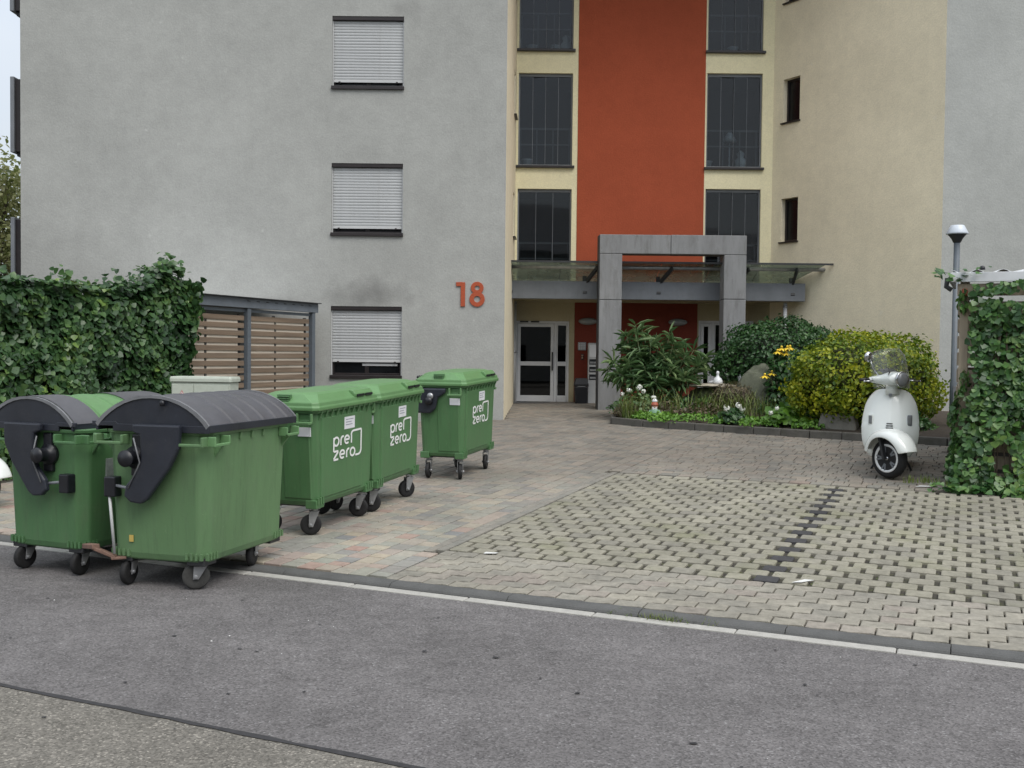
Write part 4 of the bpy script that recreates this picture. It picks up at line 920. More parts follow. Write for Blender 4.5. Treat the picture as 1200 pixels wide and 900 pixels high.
    for sx in (-1, 1):       # loop handles at the corners of both ends
        hd = MB(); x = sx*.612
        for y in (-.285, -.135): hd.box(min(x, x+sx*.075), max(x, x+sx*.075), y-.011, y+.011, 1.068, 1.092); hd.box(min(x, x+sx*.03), max(x, x+sx*.03), y-.011, y+.011, 1.068, 1.165)
        hd.box(min(x+sx*.056, x+sx*.078), max(x+sx*.056, x+sx*.078), -.296, -.124, 1.066, 1.094); hd.build('handle', M['bin_edge_green'], t, .006)
        tr = MB(); tr.lathe([(.030, sx*.600), (.030, sx*.665), (.042, sx*.667), (.042, sx*.678), (.001, sx*.680)], 14, 'x', (0, .11, 1.06)); tr.build('trunnion', M['galvanised'], t)
    if lug:
        g = MB(); g.prism([(.30, 1.16), (-.09, 1.16), (-.085, 1.10), (.02, 1.04), (.05, .90), (.12, .84), (.30, .84)], 'x', -.655, -.612); g.build('lifting_plate', M['bin_lid_dark'], t, .02)
        g = MB(); g.lathe([(.05, -.655), (.05, -.70), (.001, -.705)], 16, 'x', (0, .13, 1.0)); g.build('lifting_knob', M['bin_black'], t)
    lb_ = MB(); zc = 1.005
    lb_.add([(-.06, fy(.97)-.0135, .965), (.15, fy(.97)-.0135, .965), (.15, fy(1.09)-.0135, 1.085), (-.06, fy(1.09)-.0135, 1.085), (-.06, fy(.97)-.010, .965), (.15, fy(.97)-.010, .965), (.15, fy(1.09)-.010, 1.085), (-.06, fy(1.09)-.010, 1.085)], [(0,1,2,3), (0,4,5,1), (1,5,6,2), (2,6,7,3), (3,7,4,0)])
    lab = lb_.build('sticker', M['label_white'], t)
    ln = MB()
    for i, (x0, x1) in enumerate(((-.035, .12), (-.035, .08), (-.035, .10))): z = 1.055-.026*i; ln.add([(x0, fy(z)-.0145, z), (x1, fy(z)-.0145, z), (x1, fy(z+.008)-.0145, z+.008), (x0, fy(z+.008)-.0145, z+.008)], [(0, 1, 2, 3)])
    ln.build('print', M['label_line'], lab)
    l2 = MB(); l2.add([(ex(.985)-.014, -.13, .95), (ex(.985)-.014, -.265, .95), (ex(1.04)-.014, -.265, 1.035), (ex(1.04)-.014, -.13, 1.035), (ex(.985)-.005, -.13, .95), (ex(.985)-.005, -.265, .95), (ex(1.04)-.005, -.265, 1.035), (ex(1.04)-.005, -.13, 1.035)], [(0,1,2,3), (0,4,5,1), (1,5,6,2), (2,6,7,3), (3,7,4,0)])
    l2.build('sticker', M['label_white'], t)
    lg = MB(); tilt = math.atan2(.025, .80)
    lg.T = Matrix.Translation((-.27, fy(.82)-.0135, .815)) @ Matrix.Rotation(tilt, 4, 'X') @ Matrix.Diagonal((1.2, 1, 1, 1))
    glyphs(lg, 0, .112, 0, 0); lg.build('word_mark', M['logo_white'], t)
    for (sx, sy), yw in zip(((-1, -1), (1, -1), (-1, 1), (1, 1)), yaws):
        caster(t, sx*.475, sy*.215, .265, rad(yw), 'rubber')
    return t
flat_bin((-1.802, 9.493), 70.7, 'flat lidded green container nearest the road, beside the two arched ones', (-60, -75, -40, -60))
flat_bin((-1.377, 10.635), 73.3, 'flat lidded green container between the other two flat lidded ones', (-70, -40, -20, -60))
flat_bin((-.587, 12.788), 71.5, 'flat lidded green container standing apart near the entrance, dark plate on its end', (20, 12, 10, 30), True)

def round_bin(near, th, label, side, lid_mat, patch=False, body_mat='bin_green_faded', arm_shift=0.0, yaws=(0, 0, 0, 0)):
    """large container with an arched lid carried by swing arms on its ends; side: +1 arm hooks towards the far side, -1 mirrored"""
    L, D = 1.25, .895
    th = rad(th); v = Vector((math.cos(th), math.sin(th), 0)); u = Vector((-math.sin(th), math.cos(th), 0))
    c = Vector((*near, 0))+v*L/2+u*D/2; c.z = -.018
    t = empty('waste_container', c, th, label, 'container', 'arched lid waste containers standing on the road edge')
    t.rotation_euler = (0, .0, th)
    hx, hy = L/2, D/2
    b = MB(); b.loft([rect8(hx-.065, hy-.06, .05, .225), rect8(hx-.05, hy-.045, .07, .28), rect8(hx-.012, hy-.012, .085, 1.15), rect8(hx-.010, hy-.010, .085, 1.185)])
    body = b.build('body', M[body_mat], t, .016, 3)
    k = MB()
    for sx in (-1, 1):
        for sy in (-1, 1): k.box(sx*(hx-.145)-.08, sx*(hx-.145)+.08, sy*(hy-.14)-.075, sy*(hy-.14)+.075, .205, .262)
    k.box(-.5, .5, -.3, .3, .21, .24); k.build('base_frame', M['steel_dark'], t, .006)
    for sx in (-1, 1):
        for sy in (-1, 1):
            q = MB()
            for i in range(4): q.box(sx*(hx-.075-.04*i)-.010, sx*(hx-.075-.04*i)+.010, min(sy*(hy-.057), sy*(hy-.036)), max(sy*(hy-.057), sy*(hy-.036)), .25, .30)
            for i in range(4): q.box(min(sx*(hx-.062), sx*(hx-.04)), max(sx*(hx-.062), sx*(hx-.04)), sy*(hy-.08-.04*i)-.010, sy*(hy-.08-.04*i)+.010, .25, .30)
            q.build('corner_ribs', M[body_mat], body)
    rim = MB(); rim.loft([rect8(hx+.005, hy+.005, .08, 1.172), rect8(hx+.012, hy+.012, .08, 1.205)]); rim.build('rim', M[body_mat], t, .008)
    for sx in (-1, 1):             # rim gussets and open box handles at the four corners
        for sy in (-1, 1):
            hd = MB()
            y0, y1 = sy*(hy-.235), sy*(hy+.0)
            for y in (y0, y1-sy*.012): hd.box(min(sx*(hx-.012), sx*(hx+.075)), max(sx*(hx-.012), sx*(hx+.075)), min(y, y+sy*.022), max(y, y+sy*.022), 1.095, 1.168)
            hd.box(min(sx*(hx+.053), sx*(hx+.075)), max(sx*(hx+.053), sx*(hx+.075)), min(y0, y1), max(y0, y1), 1.095, 1.118)
            hd.build('corner_handle', M[body_mat], t, .006)
            h2 = MB(); x0, x1 = sx*(hx-.20), sx*(hx+.0)
            for x in (x0, x1-sx*.010): h2.box(min(x, x+sx*.020), max(x, x+sx*.020), min(sy*(hy-.012), sy*(hy+.07)), max(sy*(hy-.012), sy*(hy+.07)), 1.095, 1.168)
            h2.box(min(x0, x1), max(x0, x1), min(sy*(hy+.050), sy*(hy+.07)), max(sy*(hy+.050), sy*(hy+.07)), 1.095, 1.118)
            h2.prism([(sy*(hy-.02), 1.10), (sy*(hy+.06), 1.10), (sy*(hy-.03), .99)], 'x', min(sx*(hx-.14), sx*(hx-.12)), max(sx*(hx-.14), sx*(hx-.12)))
            h2.build('corner_handle', M['bin_edge_green' if body_mat == 'bin_green_faded' else body_mat], t, .006)
    for i in range(3):
        x = -.17+.17*i; r = MB(); r.prism([(-hy+.0, 1.12), (-hy-.008, 1.17), (-hy+.02, 1.18), (-hy+.02, 1.12)], 'x', x-.012, x+.012); r.build('rim_rib', M[body_mat], body)
    # lid: arched profile in y, ends capped
    PK, Z0 = 1.452, 1.235
    def prof(n=18, g=0.0, sh=arm_shift): return [(sh-math.cos(PI*i/n)*(hy+.02+g), Z0+(PK-Z0)*(1-abs(math.cos(PI*i/n))**2.15)**.86+g) for i in range(n+1)]
    l = MB(); l.smooth = True
    def arch(x0, x1, g=0.0, m=None):
        P = prof(g=g); l.add([(x0, a, b_) for a, b_ in P]+[(x1, a, b_) for a, b_ in P], [(i, i+1, len(P)+i+1, len(P)+i) for i in range(len(P)-1)])
    arch(-hx-.02, hx+.02); l.smooth = False
    P = prof()
    for x in (-hx-.02, hx+.02): l.add([(x, a, b_) for a, b_ in P], [tuple(range(len(P)))])
    lid = l.build('lid', M[lid_mat], t)
    bd = MB(); sh = arm_shift
    for y in (-hy-.03, hy+.012):
        bd = MB(); bd.box(-hx-.028, hx+.028, y+sh, y+.018+sh, 1.195, 1.25); lf = bd.build('lid_band', M['bin_lid_dark'], t, .004)
    for x in (-hx-.030, hx+.014):   # stepped end skirts
        st = side; en = MB()
        en.prism([(sh-st*(hy+.03), 1.192), (sh+st*(hy-.12), 1.192), (sh+st*(hy-.12), 1.228), (sh+st*(hy+.06), 1.228), (sh+st*(hy+.06), 1.262), (sh+st*(hy-.14), 1.262), (sh+st*(hy-.16), 1.245), (sh-st*(hy+.03), 1.245)], 'x', x, x+.018)
        en.build('end_skirt', M['bin_lid_dark'], lf, .003)
    for sx in (-1, 1):
        ce = MB(); ce.add([(sx*(hx+.0215), a*.97+sh*.03, Z0+(b_-Z0)*.955) for a, b_ in P], [tuple(range(len(P)))]); ce.build('lid_end', M['bin_lid_dark'], lid)
    for x0, x1 in ((-hx-.032, -hx-.012), (hx+.012, hx+.032)):
        eg = MB(); P1, P0 = prof(g=.010), prof(g=-.012)
        n = len(P1); vs = [(x, a, b_) for x in (x0, x1) for PP in (P1, P0) for a, b_ in PP]
        fs = []
        for i in range(n-1): fs += [(i, i+1, n+i+1, n+i), (2*n+i, 3*n+i, 3*n+i+1, 2*n+i+1), (i, 2*n+i, 2*n+i+1, i+1), (n+i, n+i+1, 3*n+i+1, 3*n+i)]
        eg.add(vs, fs)
        eg.build('lid_edge', M['bin_lid_edge'], lid)
    P1, P0 = prof(24, .010), prof(24, -.004)
    for x in (-.30, -.06, .14, .34, .52):
        rb = MB(); n = len(P1); vs = [(xx, a, b_) for xx, PP in ((x-.020, P0), (x-.008, P1), (x+.008, P1), (x+.020, P0)) for a, b_ in PP]
        rb.add(vs, [(k_*n+i, k_*n+i+1, (k_+1)*n+i+1, (k_+1)*n+i) for k_ in range(3) for i in range(n-1)])
        rb.build('lid_rib', M['bin_lid_green' if patch else 'bin_lid_grey'], lid)
    if patch:                       # green middle of the lid with dark end hoods
        P1 = prof(20, .014)
        for x0, x1 in ((-hx-.012, -hx+.27), (hx-.50, hx+.012)):
            hd = MB(); n = len(P1); hd.smooth = True; hd.add([(x0, a, b_) for a, b_ in P1]+[(x1, a, b_) for a, b_ in P1], [(i, i+1, n+i+1, n+i) for i in range(n-1)]); hd.smooth = False
            hd.build('lid_hood', M['bin_lid_grey'], lid)
    for sx in (-1, 1):              # swing arm, pivot, stop block
        X0 = sx*(hx+.034); X1 = sx*(hx+.085); s = -side
        def Y(f): return s*(f-.5)*D+arm_shift*.5       # f: 0 far side .. 1 near side
        pl = [(Y(.36), 1.25), (Y(.80), 1.25), (Y(.79), 1.08), (Y(.70), .93), (Y(.50), .70), (Y(.44), .665), (Y(.34), .675), (Y(.28), .72), (Y(.30), .80), (Y(.40), .90), (Y(.44), .99), (Y(.43), 1.17), (Y(.36), 1.19)]
        a = MB(); a.prism(pl, 'x', min(X0, X1), max(X0, X1)); ar = a.build('swing_arm', M['bin_lid_dark'], t, .014, 2)
        a = MB(); a.tube([(X0+sx*.056, Y(.38), 1.15), (X0+sx*.056, Y(.44), .97), (X0+sx*.056, Y(.33), .78)], .006, 6); a.build('arm_rib', M['bin_lid_edge'], ar)
        p = MB(); p.lathe([(.085, sx*(hx-.03)), (.085, sx*(hx+.02)), (.055, sx*(hx+.03)), (.05, sx*(hx+.11)), (.062, sx*(hx+.115)), (.062, sx*(hx+.135)), (.001, sx*(hx+.14))], 20, 'x', (0, Y(.335), 1.0))
        pv = p.build('pivot', M['bin_black'], t)
        pm = MB(); pm.prism([(Y(.40), 1.17), (Y(.30), 1.17), (Y(.29), .86), (Y(.40), .86)], 'x', min(sx*(hx-.03), sx*(hx+.012)), max(sx*(hx-.03), sx*(hx+.012))); pm.build('pivot_mount', M['bin_black'], t, .01)
        bx = MB(); bx.box(min(sx*(hx-.035), sx*(hx+.05)), max(sx*(hx-.035), sx*(hx+.05)), min(Y(.06), Y(.17)), max(Y(.06), Y(.17)), .70, .85); bk = bx.build('stop_block', M['bin_black'], t, .01)
        rd = MB(); rd.tube([(sx*(hx+.03), Y(.12), .79), (sx*(hx+.03), Y(.38), .76)], .012, 8); rd.build('tie_rod', M['steel_grey'], bk)
    return t, hx, hy
tA, hx, hy = round_bin((-2.272, 7.634), 74.0, 'green container with an all grey arched lid and a pale brake rod', 1, 'bin_lid_grey', yaws=())
for (x, y, yw, tw) in ((-.475, -.30, -60, 'rubber_worn'), (-.475, .30, 5, 'rubber'), (.27, -.30, 12, 'rubber'), (.27, .30, 20, 'rubber')): caster(tA, x, y, .212, rad(yw), tw, dz=(.018 if x < 0 else .056))
tA.scale = (1.035, 1.035, 1.03)
r = MB(); r.tube([(-hx-.03, .355, .70), (-hx+.0, .335, .27)], .011, 8); r.build('brake_rod', M['shutter_rail'], tA)
r = MB(); r.bar((-hx+.02, .34, .24), (-hx-.03, .50, .31), .05, .025); r.bar((-hx-.035, .47, .32), (-hx+.04, .62, .305), .06, .035); r.bar((-hx+.06, .28, .235), (-hx-.01, .36, .235), .05, .02); bp_ = r.build('brake_pedal', M['rust'], tA, .005)
r = MB(); r.box(-hx+.036, -hx+.0395, .20, .236, .36, .41); r.build('sticker', M['sticker_yellow'], tA)
r = MB(); r.lathe([(.022, -hx-.036), (.022, -hx-.05), (.012, -hx-.058)], 12, 'x', (0, -.10, 1.405)); r.build('lid_bolt', M['bin_black'], tA)
tB, hx, hy = round_bin((-3.396, 8.087), 67.0, 'green container with an arched green lid between two dark hoods', -1, 'bin_lid_green', True, 'bin_green', arm_shift=.10)
for (x, y, yw) in ((-.475, -.30, 5), (-.475, .30, -4), (.27, -.30, 20), (.27, .30, 0)): caster(tB, x, y, .212, rad(yw), 'rubber', dz=(.018 if x < 0 else .056))
r = MB(); r.add([(-.36, -hy+.010, .80), (-.20, -hy+.010, .80), (-.20, -hy+.0035, .955), (-.36, -hy+.0035, .955), (-.36, -hy+.035, .80), (-.20, -hy+.035, .80), (-.20, -hy+.03, .955), (-.36, -hy+.03, .955)], [(0,1,2,3), (0,4,5,1), (1,5,6,2), (2,6,7,3), (3,7,4,0)]); r.build('sticker', M['worn_label'], tB)

# ------------------------------------------------------------------ utility cabinet
cab = empty('utility_cabinet', (-4.225, 14.1, gz(-4.2, 14.1)-.02), rad(-6), 'pale green utility cabinet with a warning triangle, in front of the slatted fence', 'cabinet')
MB().box(-.43, .43, -.17, .17, 0, .10).build('plinth', M['kerb_stone'], cab, .01)
MB().box(-.415, .415, -.16, .16, .10, 1.20).build('housing', M['cabinet_shell'], cab, .008)
MB().loft([rect8(.44, .185, .02, 1.203), rect8(.44, .185, .02, 1.245), rect8(.43, .175, .02, 1.275)]).build('roof', M['cabinet_shell'], cab, .006)
for x0, x1 in ((-.40, -.10), (-.09, .40)): MB().box(x0, x1, -.172, -.1605, .13, 1.17).build('door', M['cabinet_shell'], cab, .005)
mb = MB(); mb.prism([(-.31, 1.0), (-.21, 1.0), (-.26, 1.09)], 'y', -.1765, -.1725); s_ = mb.build('warning_sign', M['warning_red'], cab)
mb = MB(); mb.prism([(-.293, 1.01), (-.227, 1.01), (-.26, 1.07)], 'y', -.1795, -.1768); mb.build('sign_face', M['label_white'], s_)
mb = MB(); mb.prism([(-.262, 1.055), (-.254, 1.055), (-.258, 1.036), (-.250, 1.036), (-.264, 1.014), (-.262, 1.03), (-.270, 1.03)], 'y', -.1815, -.1796); mb.build('bolt_symbol', M['warning_red'], s_)
mb = MB(); mb.box(-.13, -.115, -.185, -.1725, .62, .72); mb.build('lock', M['steel_dark'], cab, .003)

# ------------------------------------------------------------------ pergola with slatted fence, left
PG = Vector((-3.86, 19.72, 0))
per = empty('pergola', (PG.x, PG.y, gz(PG.x, PG.y)), 0, 'blue grey steel pergola with a slatted timber fence running to the house wall', 'pergola')
PGO = Vector(per.location)
TOP = 2.745
def pg(t, off=0.0, z=0.0): q = np.array([PG.x, PG.y])-NV*t+RV*off; return (q[0], q[1], z)
def pgb(mb, name, m, bevel=0, parent=None):
    o = mb.build(name, m, parent or per, bevel)
    if parent is None: o.location = -PGO
    return o
POSTS = (.0, 1.93, 3.75, 5.6, 7.45, 9.3)
for t_ in POSTS:
    p = pg(t_); pgb(MB().bar((p[0], p[1], gz(p[0], p[1])-.05), (p[0], p[1], TOP-(.17 if t_ < 4 else .45)), .095, .095, (NV[0], NV[1], 0)), 'post', M['post_paint'], .006)
pgb(MB().bar(pg(-.12, .03, TOP-.085), pg(4.2, .03, TOP-.085), .07, .17), 'beam', M['beam_paint'], .006)
pgb(MB().bar(pg(-.12, .06, TOP+.008), pg(4.2, .06, TOP+.008), .16, .014), 'drip_edge', M['steel_dark'])
pgb(MB().bar(pg(.06, -.02, TOP-.215), pg(4.2, -.02, TOP-.215), .04, .05), 'top_rail', M['post_paint'])
rm = MB(); 
rm.add([pg(-.1, .08, TOP+.002), pg(4.2, .08, TOP+.002), pg(4.2, -3.2, TOP+.10), pg(-.1, -3.2, TOP+.10), pg(-.1, .08, TOP+.015), pg(4.2, .08, TOP+.015), pg(4.2, -3.2, TOP+.115), pg(-.1, -3.2, TOP+.115)], [(3,2,1,0), (4,5,6,7), (0,1,5,4), (1,2,6,5), (2,3,7,6), (3,0,4,7)])
pgb(rm, 'roof_sheet', M['roof_white'])
for i in range(8):
    t_ = .12+.26*i; mb = MB(); mb.bar(pg(t_, .07, TOP-.05), pg(t_+.07, .07, TOP-.045), .01, .012); pgb(mb, 'rivet_clip', M['steel_dark'])
for t_ in POSTS[:3]:
    p = pg(t_, -3.1); pgb(MB().bar((p[0], p[1], gz(p[0], p[1])-.05), (p[0], p[1], TOP-.0), .095, .095, (NV[0], NV[1], 0)), 'post', M['post_paint'], .006)
# slats: front layer brown, the rear layer set in the gaps
for bay in range(3):
    t0, t1 = POSTS[bay]+.06, POSTS[bay+1]-.06
    for lay in range(2):
        z = TOP-.345-(.0655 if lay else 0)
        while z > .62:
            dz_ = rnd.uniform(-.003, .003)
            if lay == 0: pgb(MB().bar(pg(t0+rnd.uniform(0, .006), -.03, z+dz_), pg(t1-rnd.uniform(0, .006), -.03, z-dz_), .022, .086), 'slat', M['wood_slat'], .003)
            else:
                cut = (t0+t1)/2+.12
                for u0, u1 in ((t0+.15, cut-.03), (cut+.03, t1-.02)): pgb(MB().bar(pg(u0, -.048, z+dz_), pg(u1, -.048, z-dz_), .014, .058), 'pale_slat', M['wood_slat_pale'], .002)
            z -= .131
    for t_ in (t0+.07, (t0+t1)/2+.12, t1-.10):
        pgb(MB().bar(pg(t_, -.085, .55), pg(t_, -.085, TOP-.28), .045, .04, (NV[0], NV[1], 0)), 'fence_batten', M['steel_dark'])

# ------------------------------------------------------------------ foliage
def unit(a): return a/np.maximum(np.linalg.norm(a, axis=1, keepdims=True), 1e-9)
def leaves(name, P, Nn, size, mat_, parent=None, shape='oval', droop=.3, up=None, jitter=.45, aspect=.62, kind='stuff'):
    """one leaf of 6 points per P, facing roughly Nn, its tip hanging"""
    n = len(P); Nn = unit(Nn+RNG.normal(0, jitter, (n, 3)))
    dirv = RNG.normal(0, 1, (n, 3)); dirv[:, 2] -= droop*3
    if up is not None: dirv = up+RNG.normal(0, .25, (n, 3))
    T = unit(dirv-Nn*np.sum(dirv*Nn, axis=1, keepdims=True)); B = np.cross(Nn, T)
    s = (size*RNG.uniform(.6, 1.25, n))[:, None]
    if shape == 'ivy': K = [(0, .05, 0), (.52, .22, .05), (.40, .62, .05), (0, 1.0, -.08), (-.40, .62, .05), (-.52, .22, .05)]
    elif shape == 'lance': K = [(0, 0, 0), (.5, .30, .05), (.42, .66, .03), (0, 1.0, -.14), (-.42, .66, .03), (-.5, .30, .05)]
    else: K = [(0, 0, 0), (.5, .28, .07), (.44, .66, .06), (0, 1.0, -.05), (-.44, .66, .06), (-.5, .28, .07)]
    V = np.zeros((n, 6, 3))
    for i, (x, y, z) in enumerate(K): V[:, i] = P+B*(x*aspect*s*(1.6 if shape == 'ivy' else 1))+T*(y*s)+Nn*(z*s)
    V = V.reshape(-1, 3); base = (np.arange(n)*6)[:, None]
    F = np.concatenate([base+np.array([[0, 1, 2, 3]]), base+np.array([[0, 3, 4, 5]])], axis=1).reshape(-1, 4)
    me = bpy.data.meshes.new(name); me.vertices.add(len(V)); me.vertices.foreach_set('co', V.ravel())
    me.loops.add(F.size); me.loops.foreach_set('vertex_index', F.ravel().astype(np.int32))
    me.polygons.add(len(F)); me.polygons.foreach_set('loop_start', np.arange(0, F.size, 4, dtype=np.int32)); me.polygons.foreach_set('loop_total', np.full(len(F), 4, dtype=np.int32))
    me.materials.append(mat_); me.update(calc_edges=True); me.validate()
    o = bpy.data.objects.new(name, me); COL.objects.link(o)
    if parent: o.parent = parent; o.location = -Vector(parent.location)
    if kind: o['kind'] = kind
    return o
def nfield(P, sc, seed=0.0): return np.array([noise.noise(Vector((p[0]*sc+seed, p[1]*sc, p[2]*sc))) for p in P])
def lump_core(name, c, r, mat_, parent, sub=3, amp=.18, sc=1.5):
    bm = bmesh.new(); bmesh.ops.create_icosphere(bm, subdivisions=sub, radius=1)
    for v in bm.verts:
        k = 1+amp*noise.noise(v.co*sc+Vector(c)); v.co = Vector((v.co.x*r[0]*k, v.co.y*r[1]*k, v.co.z*r[2]*k))
    me = bpy.data.meshes.new(name); bm.to_mesh(me); bm.free(); me.materials.append(mat_)
    o = bpy.data.objects.new(name, me); COL.objects.link(o); o.parent = parent; o.location = Vector(c)-Vector(parent.location); o['kind'] = 'stuff'
    return o
mat('bush_shade_core', (.010, .016, .007), 1, .3, 6)  # near-black colour standing for the shade deep inside the foliage
mat('bush_shade_core_yellow', (.035, .045, .008), 1, .3, 6)  # dim olive that carries the inner shade of the yellow shrub
def ellipsoid_bush(c, r, n, size, m, parent, name='foliage', sc=1.4, amp=.2, zmin=-.85, depth=.22, shape='oval', stray=.04, jitter=.55, aspect=.62):
    """leaves through the outer shell of a lumpy ellipsoid"""
    d = unit(RNG.normal(0, 1, (n*2, 3))); d = d[d[:, 2] > zmin][:n]
    k = 1+amp*nfield(d*1.0, sc, c[0])+.10*nfield(d, 4.0, c[1])
    dep = RNG.random(len(d))**1.6*depth; out = RNG.random(len(d)) < stray
    k = k-dep+np.where(out, RNG.random(len(d))*.12, 0)
    P = np.array(c)+d*np.array(r)*k[:, None]
    return leaves(name, P, d/np.array(r), size, m, parent, shape, .15, jitter=jitter, aspect=aspect)

# ivy over the pergola's fence, left
ivy = empty('ivy_hedge', pg(5.0, .2, gz(*pg(5.0)[:2])), 0, 'dense dark green ivy covering the near half of the slatted fence, left behind the bins', 'ivy')
def ivy_depth(t, z): return .22+.16*noise.noise(Vector((t*1.1, z*1.1, 2)))+.08*noise.noise(Vector((t*3.1, z*3.1, 7)))
def ivy_top(t): return 2.74+.12*noise.noise(Vector((t*1.4, 1, 4)))+(.42*math.exp(-((t-3.95)/.42)**2))+.12*noise.noise(Vector((t*4, 3, 1)))
T0, T1 = 3.25, 9.8
P = []; Nn = []
nl = 15500
for i in range(nl):
    t_ = T0+(T1-T0)*rnd.random(); x, y, _ = pg(t_); zb = gz(x, y); zt = ivy_top(t_)
    z = zb+(zt-zb)*rnd.random()**.9
    edge = .30*noise.noise(Vector((z*1.3, 2, 5)))+.13*noise.noise(Vector((z*4, 6, 5)))+(.38 if z < 1.7 else .0 if z < 2.6 else .22)*.6
    if t_ < T0+.25+edge*.5+(.2 if z > 2.95 else 0): continue
    d = ivy_depth(t_, z); d2 = d-rnd.random()**2*.16
    if z > zt-.2: d2 = .1+(d2-.1)*max(.2, (zt-z)/.2)-.25*rnd.random()*(1-(zt-z)/.2)
    q = pg(t_, d2, z); P.append(q); nrm = (RV[0], RV[1], .25 if z < zt-.2 else 1.2); Nn.append(nrm)
for i in range(1500):               # end of the hedge, towards the house
    z = .5+2.45*rnd.random(); off = -.35+.75*rnd.random(); edge = .30*noise.noise(Vector((z*1.3, 2, 5)))+.13*noise.noise(Vector((z*4, 6, 5)))+(.38 if z < 1.7 else 0 if z < 2.6 else .22)*.6
    P.append(pg(T0+.22+edge*.5+rnd.random()*.2, off*.8, z)); Nn.append((NV[0], NV[1], .2))
for i in range(1300):               # top
    t_ = T0+.5+(T1-T0-.5)*rnd.random(); P.append(pg(t_, -.45+.75*rnd.random(), ivy_top(t_)-.04+.06*rnd.random())); Nn.append((.1, -.1, 1))
for s_ in range(34):                # loose shoots above the top
    t_ = T0+.4+rnd.random()*5.2 if s_ > 12 else 3.5+rnd.random()*.9; h_ = rnd.uniform(.08, .30)
    for j in range(6): P.append(pg(t_+rnd.gauss(0, .05), .1+rnd.gauss(0, .05), ivy_top(t_)+h_*j/6)); Nn.append((.3, -.6, .5))
leaves('foliage', np.array(P), np.array(Nn), .092, M['ivy_leaf'], ivy, 'ivy', .5, jitter=.38, aspect=.7)
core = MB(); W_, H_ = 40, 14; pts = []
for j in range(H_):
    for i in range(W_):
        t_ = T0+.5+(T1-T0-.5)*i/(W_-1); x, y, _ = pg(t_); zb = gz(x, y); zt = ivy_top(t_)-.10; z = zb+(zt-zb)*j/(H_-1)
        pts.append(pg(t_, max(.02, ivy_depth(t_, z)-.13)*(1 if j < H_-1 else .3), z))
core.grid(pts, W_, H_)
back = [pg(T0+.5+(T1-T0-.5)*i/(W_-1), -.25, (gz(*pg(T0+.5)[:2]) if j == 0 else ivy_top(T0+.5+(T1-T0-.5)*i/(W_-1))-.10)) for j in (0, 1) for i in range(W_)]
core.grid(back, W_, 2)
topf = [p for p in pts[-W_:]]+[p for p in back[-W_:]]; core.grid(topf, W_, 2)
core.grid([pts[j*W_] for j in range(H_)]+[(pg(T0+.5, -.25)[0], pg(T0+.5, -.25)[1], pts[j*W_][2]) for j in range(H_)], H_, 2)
o = core.build('stems_or_shade_core', M['bush_shade_core'], ivy, kind='stuff'); o.location = -Vector(ivy.location)  # dark filler sheet in the colour of the hedge's inner shade

# ------------------------------------------------------------------ roofed bin shelter under ivy, right
SA, SB = 4.02, 6.32
she = empty('bin_shelter', lot(SA, SB), 0, 'open timber shelter with a white edged corrugated roof, overgrown with ivy, at the right edge', 'shelter')
SO = Vector(she.location)
def sb(mb, name, m, bevel=0, parent=None):
    o = mb.build(name, m, parent or she, bevel)
    if parent is None: o.location = -SO
    return o
ZR = 2.83
def la(a, b, z): p = lot(a, b); return (p[0], p[1], z)
sb(MB().bar(la(SA-.06, SB-.06, ZR-.055), la(9.5, SB-.06, ZR-.055), .03, .11), 'fascia', M['roof_white'], .004)
sb(MB().bar(la(SA-.06, SB-.03, ZR-.05), la(SA-.06, 10.4, ZR+.12), .03, .11), 'side_fascia', M['steel_grey'], .004)
# corrugated sheets rising to the back
nseg = 40; vs = []
for j, (b_, z_) in enumerate(((SB-.06, ZR+.006), (10.4, ZR+.30))):
    for i in range(nseg*4+1):
        a = SA-.05+5.5*i/(nseg*4); vs.append(la(a, b_, z_+.028*math.cos(2*PI*i/8)))
n_ = nseg*4+1
mb = MB(); mb.smooth = True; mb.add(vs, [(i, i+1, n_+i+1, n_+i) for i in range(n_-1)]); o = sb(mb, 'roof_sheet', M['roof_white']); sd_ = o.modifiers.new('thick', 'SOLIDIFY'); sd_.thickness = .006
for i in range(8):
    q = MB(); a = SA+.28+.55*i; q.lathe([(.035, -.012), (.03, .02), (.012, .035)], 10, 'z', la(a, SB+.02, ZR+.045)); sb(q, 'screw_cap', M['bin_black'])
for (a, b_) in ((SA+.1, SB+.08), (SA+2.2, SB+.08), (SA+4.4, SB+.08), (SA+.1, 10.2), (SA+2.2, 10.2), (SA+4.4, 10.2)):
    p = la(a, b_, 0); sb(MB().bar((p[0], p[1], gz(p[0], p[1])-.05), (p[0], p[1], ZR-.02+(0 if b_ < 8 else .25)), .10, .10, (NV[0], NV[1], 0)), 'post', M['wood_beige'], .008)
for b_, a0, a1 in ((SB+.05, SA+.15, 9.4), (10.25, SA+.15, 9.4)):
    for i in range(11): sb(MB().bar(la(a0, b_, .42+.20*i), la(a1, b_, .42+.20*i), .022, .15), 'board', M['wood_beige'], .003)
for i in range(11): sb(MB().bar(la(SA+.04, SB+.15, .42+.20*i), la(SA+.04, 10.2, .42+.20*i+.04), .022, .15), 'board', M['wood_beige'], .003)
sb(MB().bar(la(SA+.02, SB+.0, ZR-.20), la(9.4, SB+.0, ZR-.20), .05, .14), 'head_rail', M['wood_beige'], .004)
q = MB(); q.lathe([(.034, 0), (.034, .07), (.02, .085)], 12, 'z', la(SA+.10, SB-.02, 2.56)); sb(q, 'red_reflector', M['gnome_red'])
q = MB(); q.tube([la(SA-.09, SB-.02, ZR-.06), la(SA-.10, SB-.02, ZR-.16), la(SA-.04, SB-.02, ZR-.2)], .03, 8); sb(q, 'gutter_outlet', M['steel_dark'])
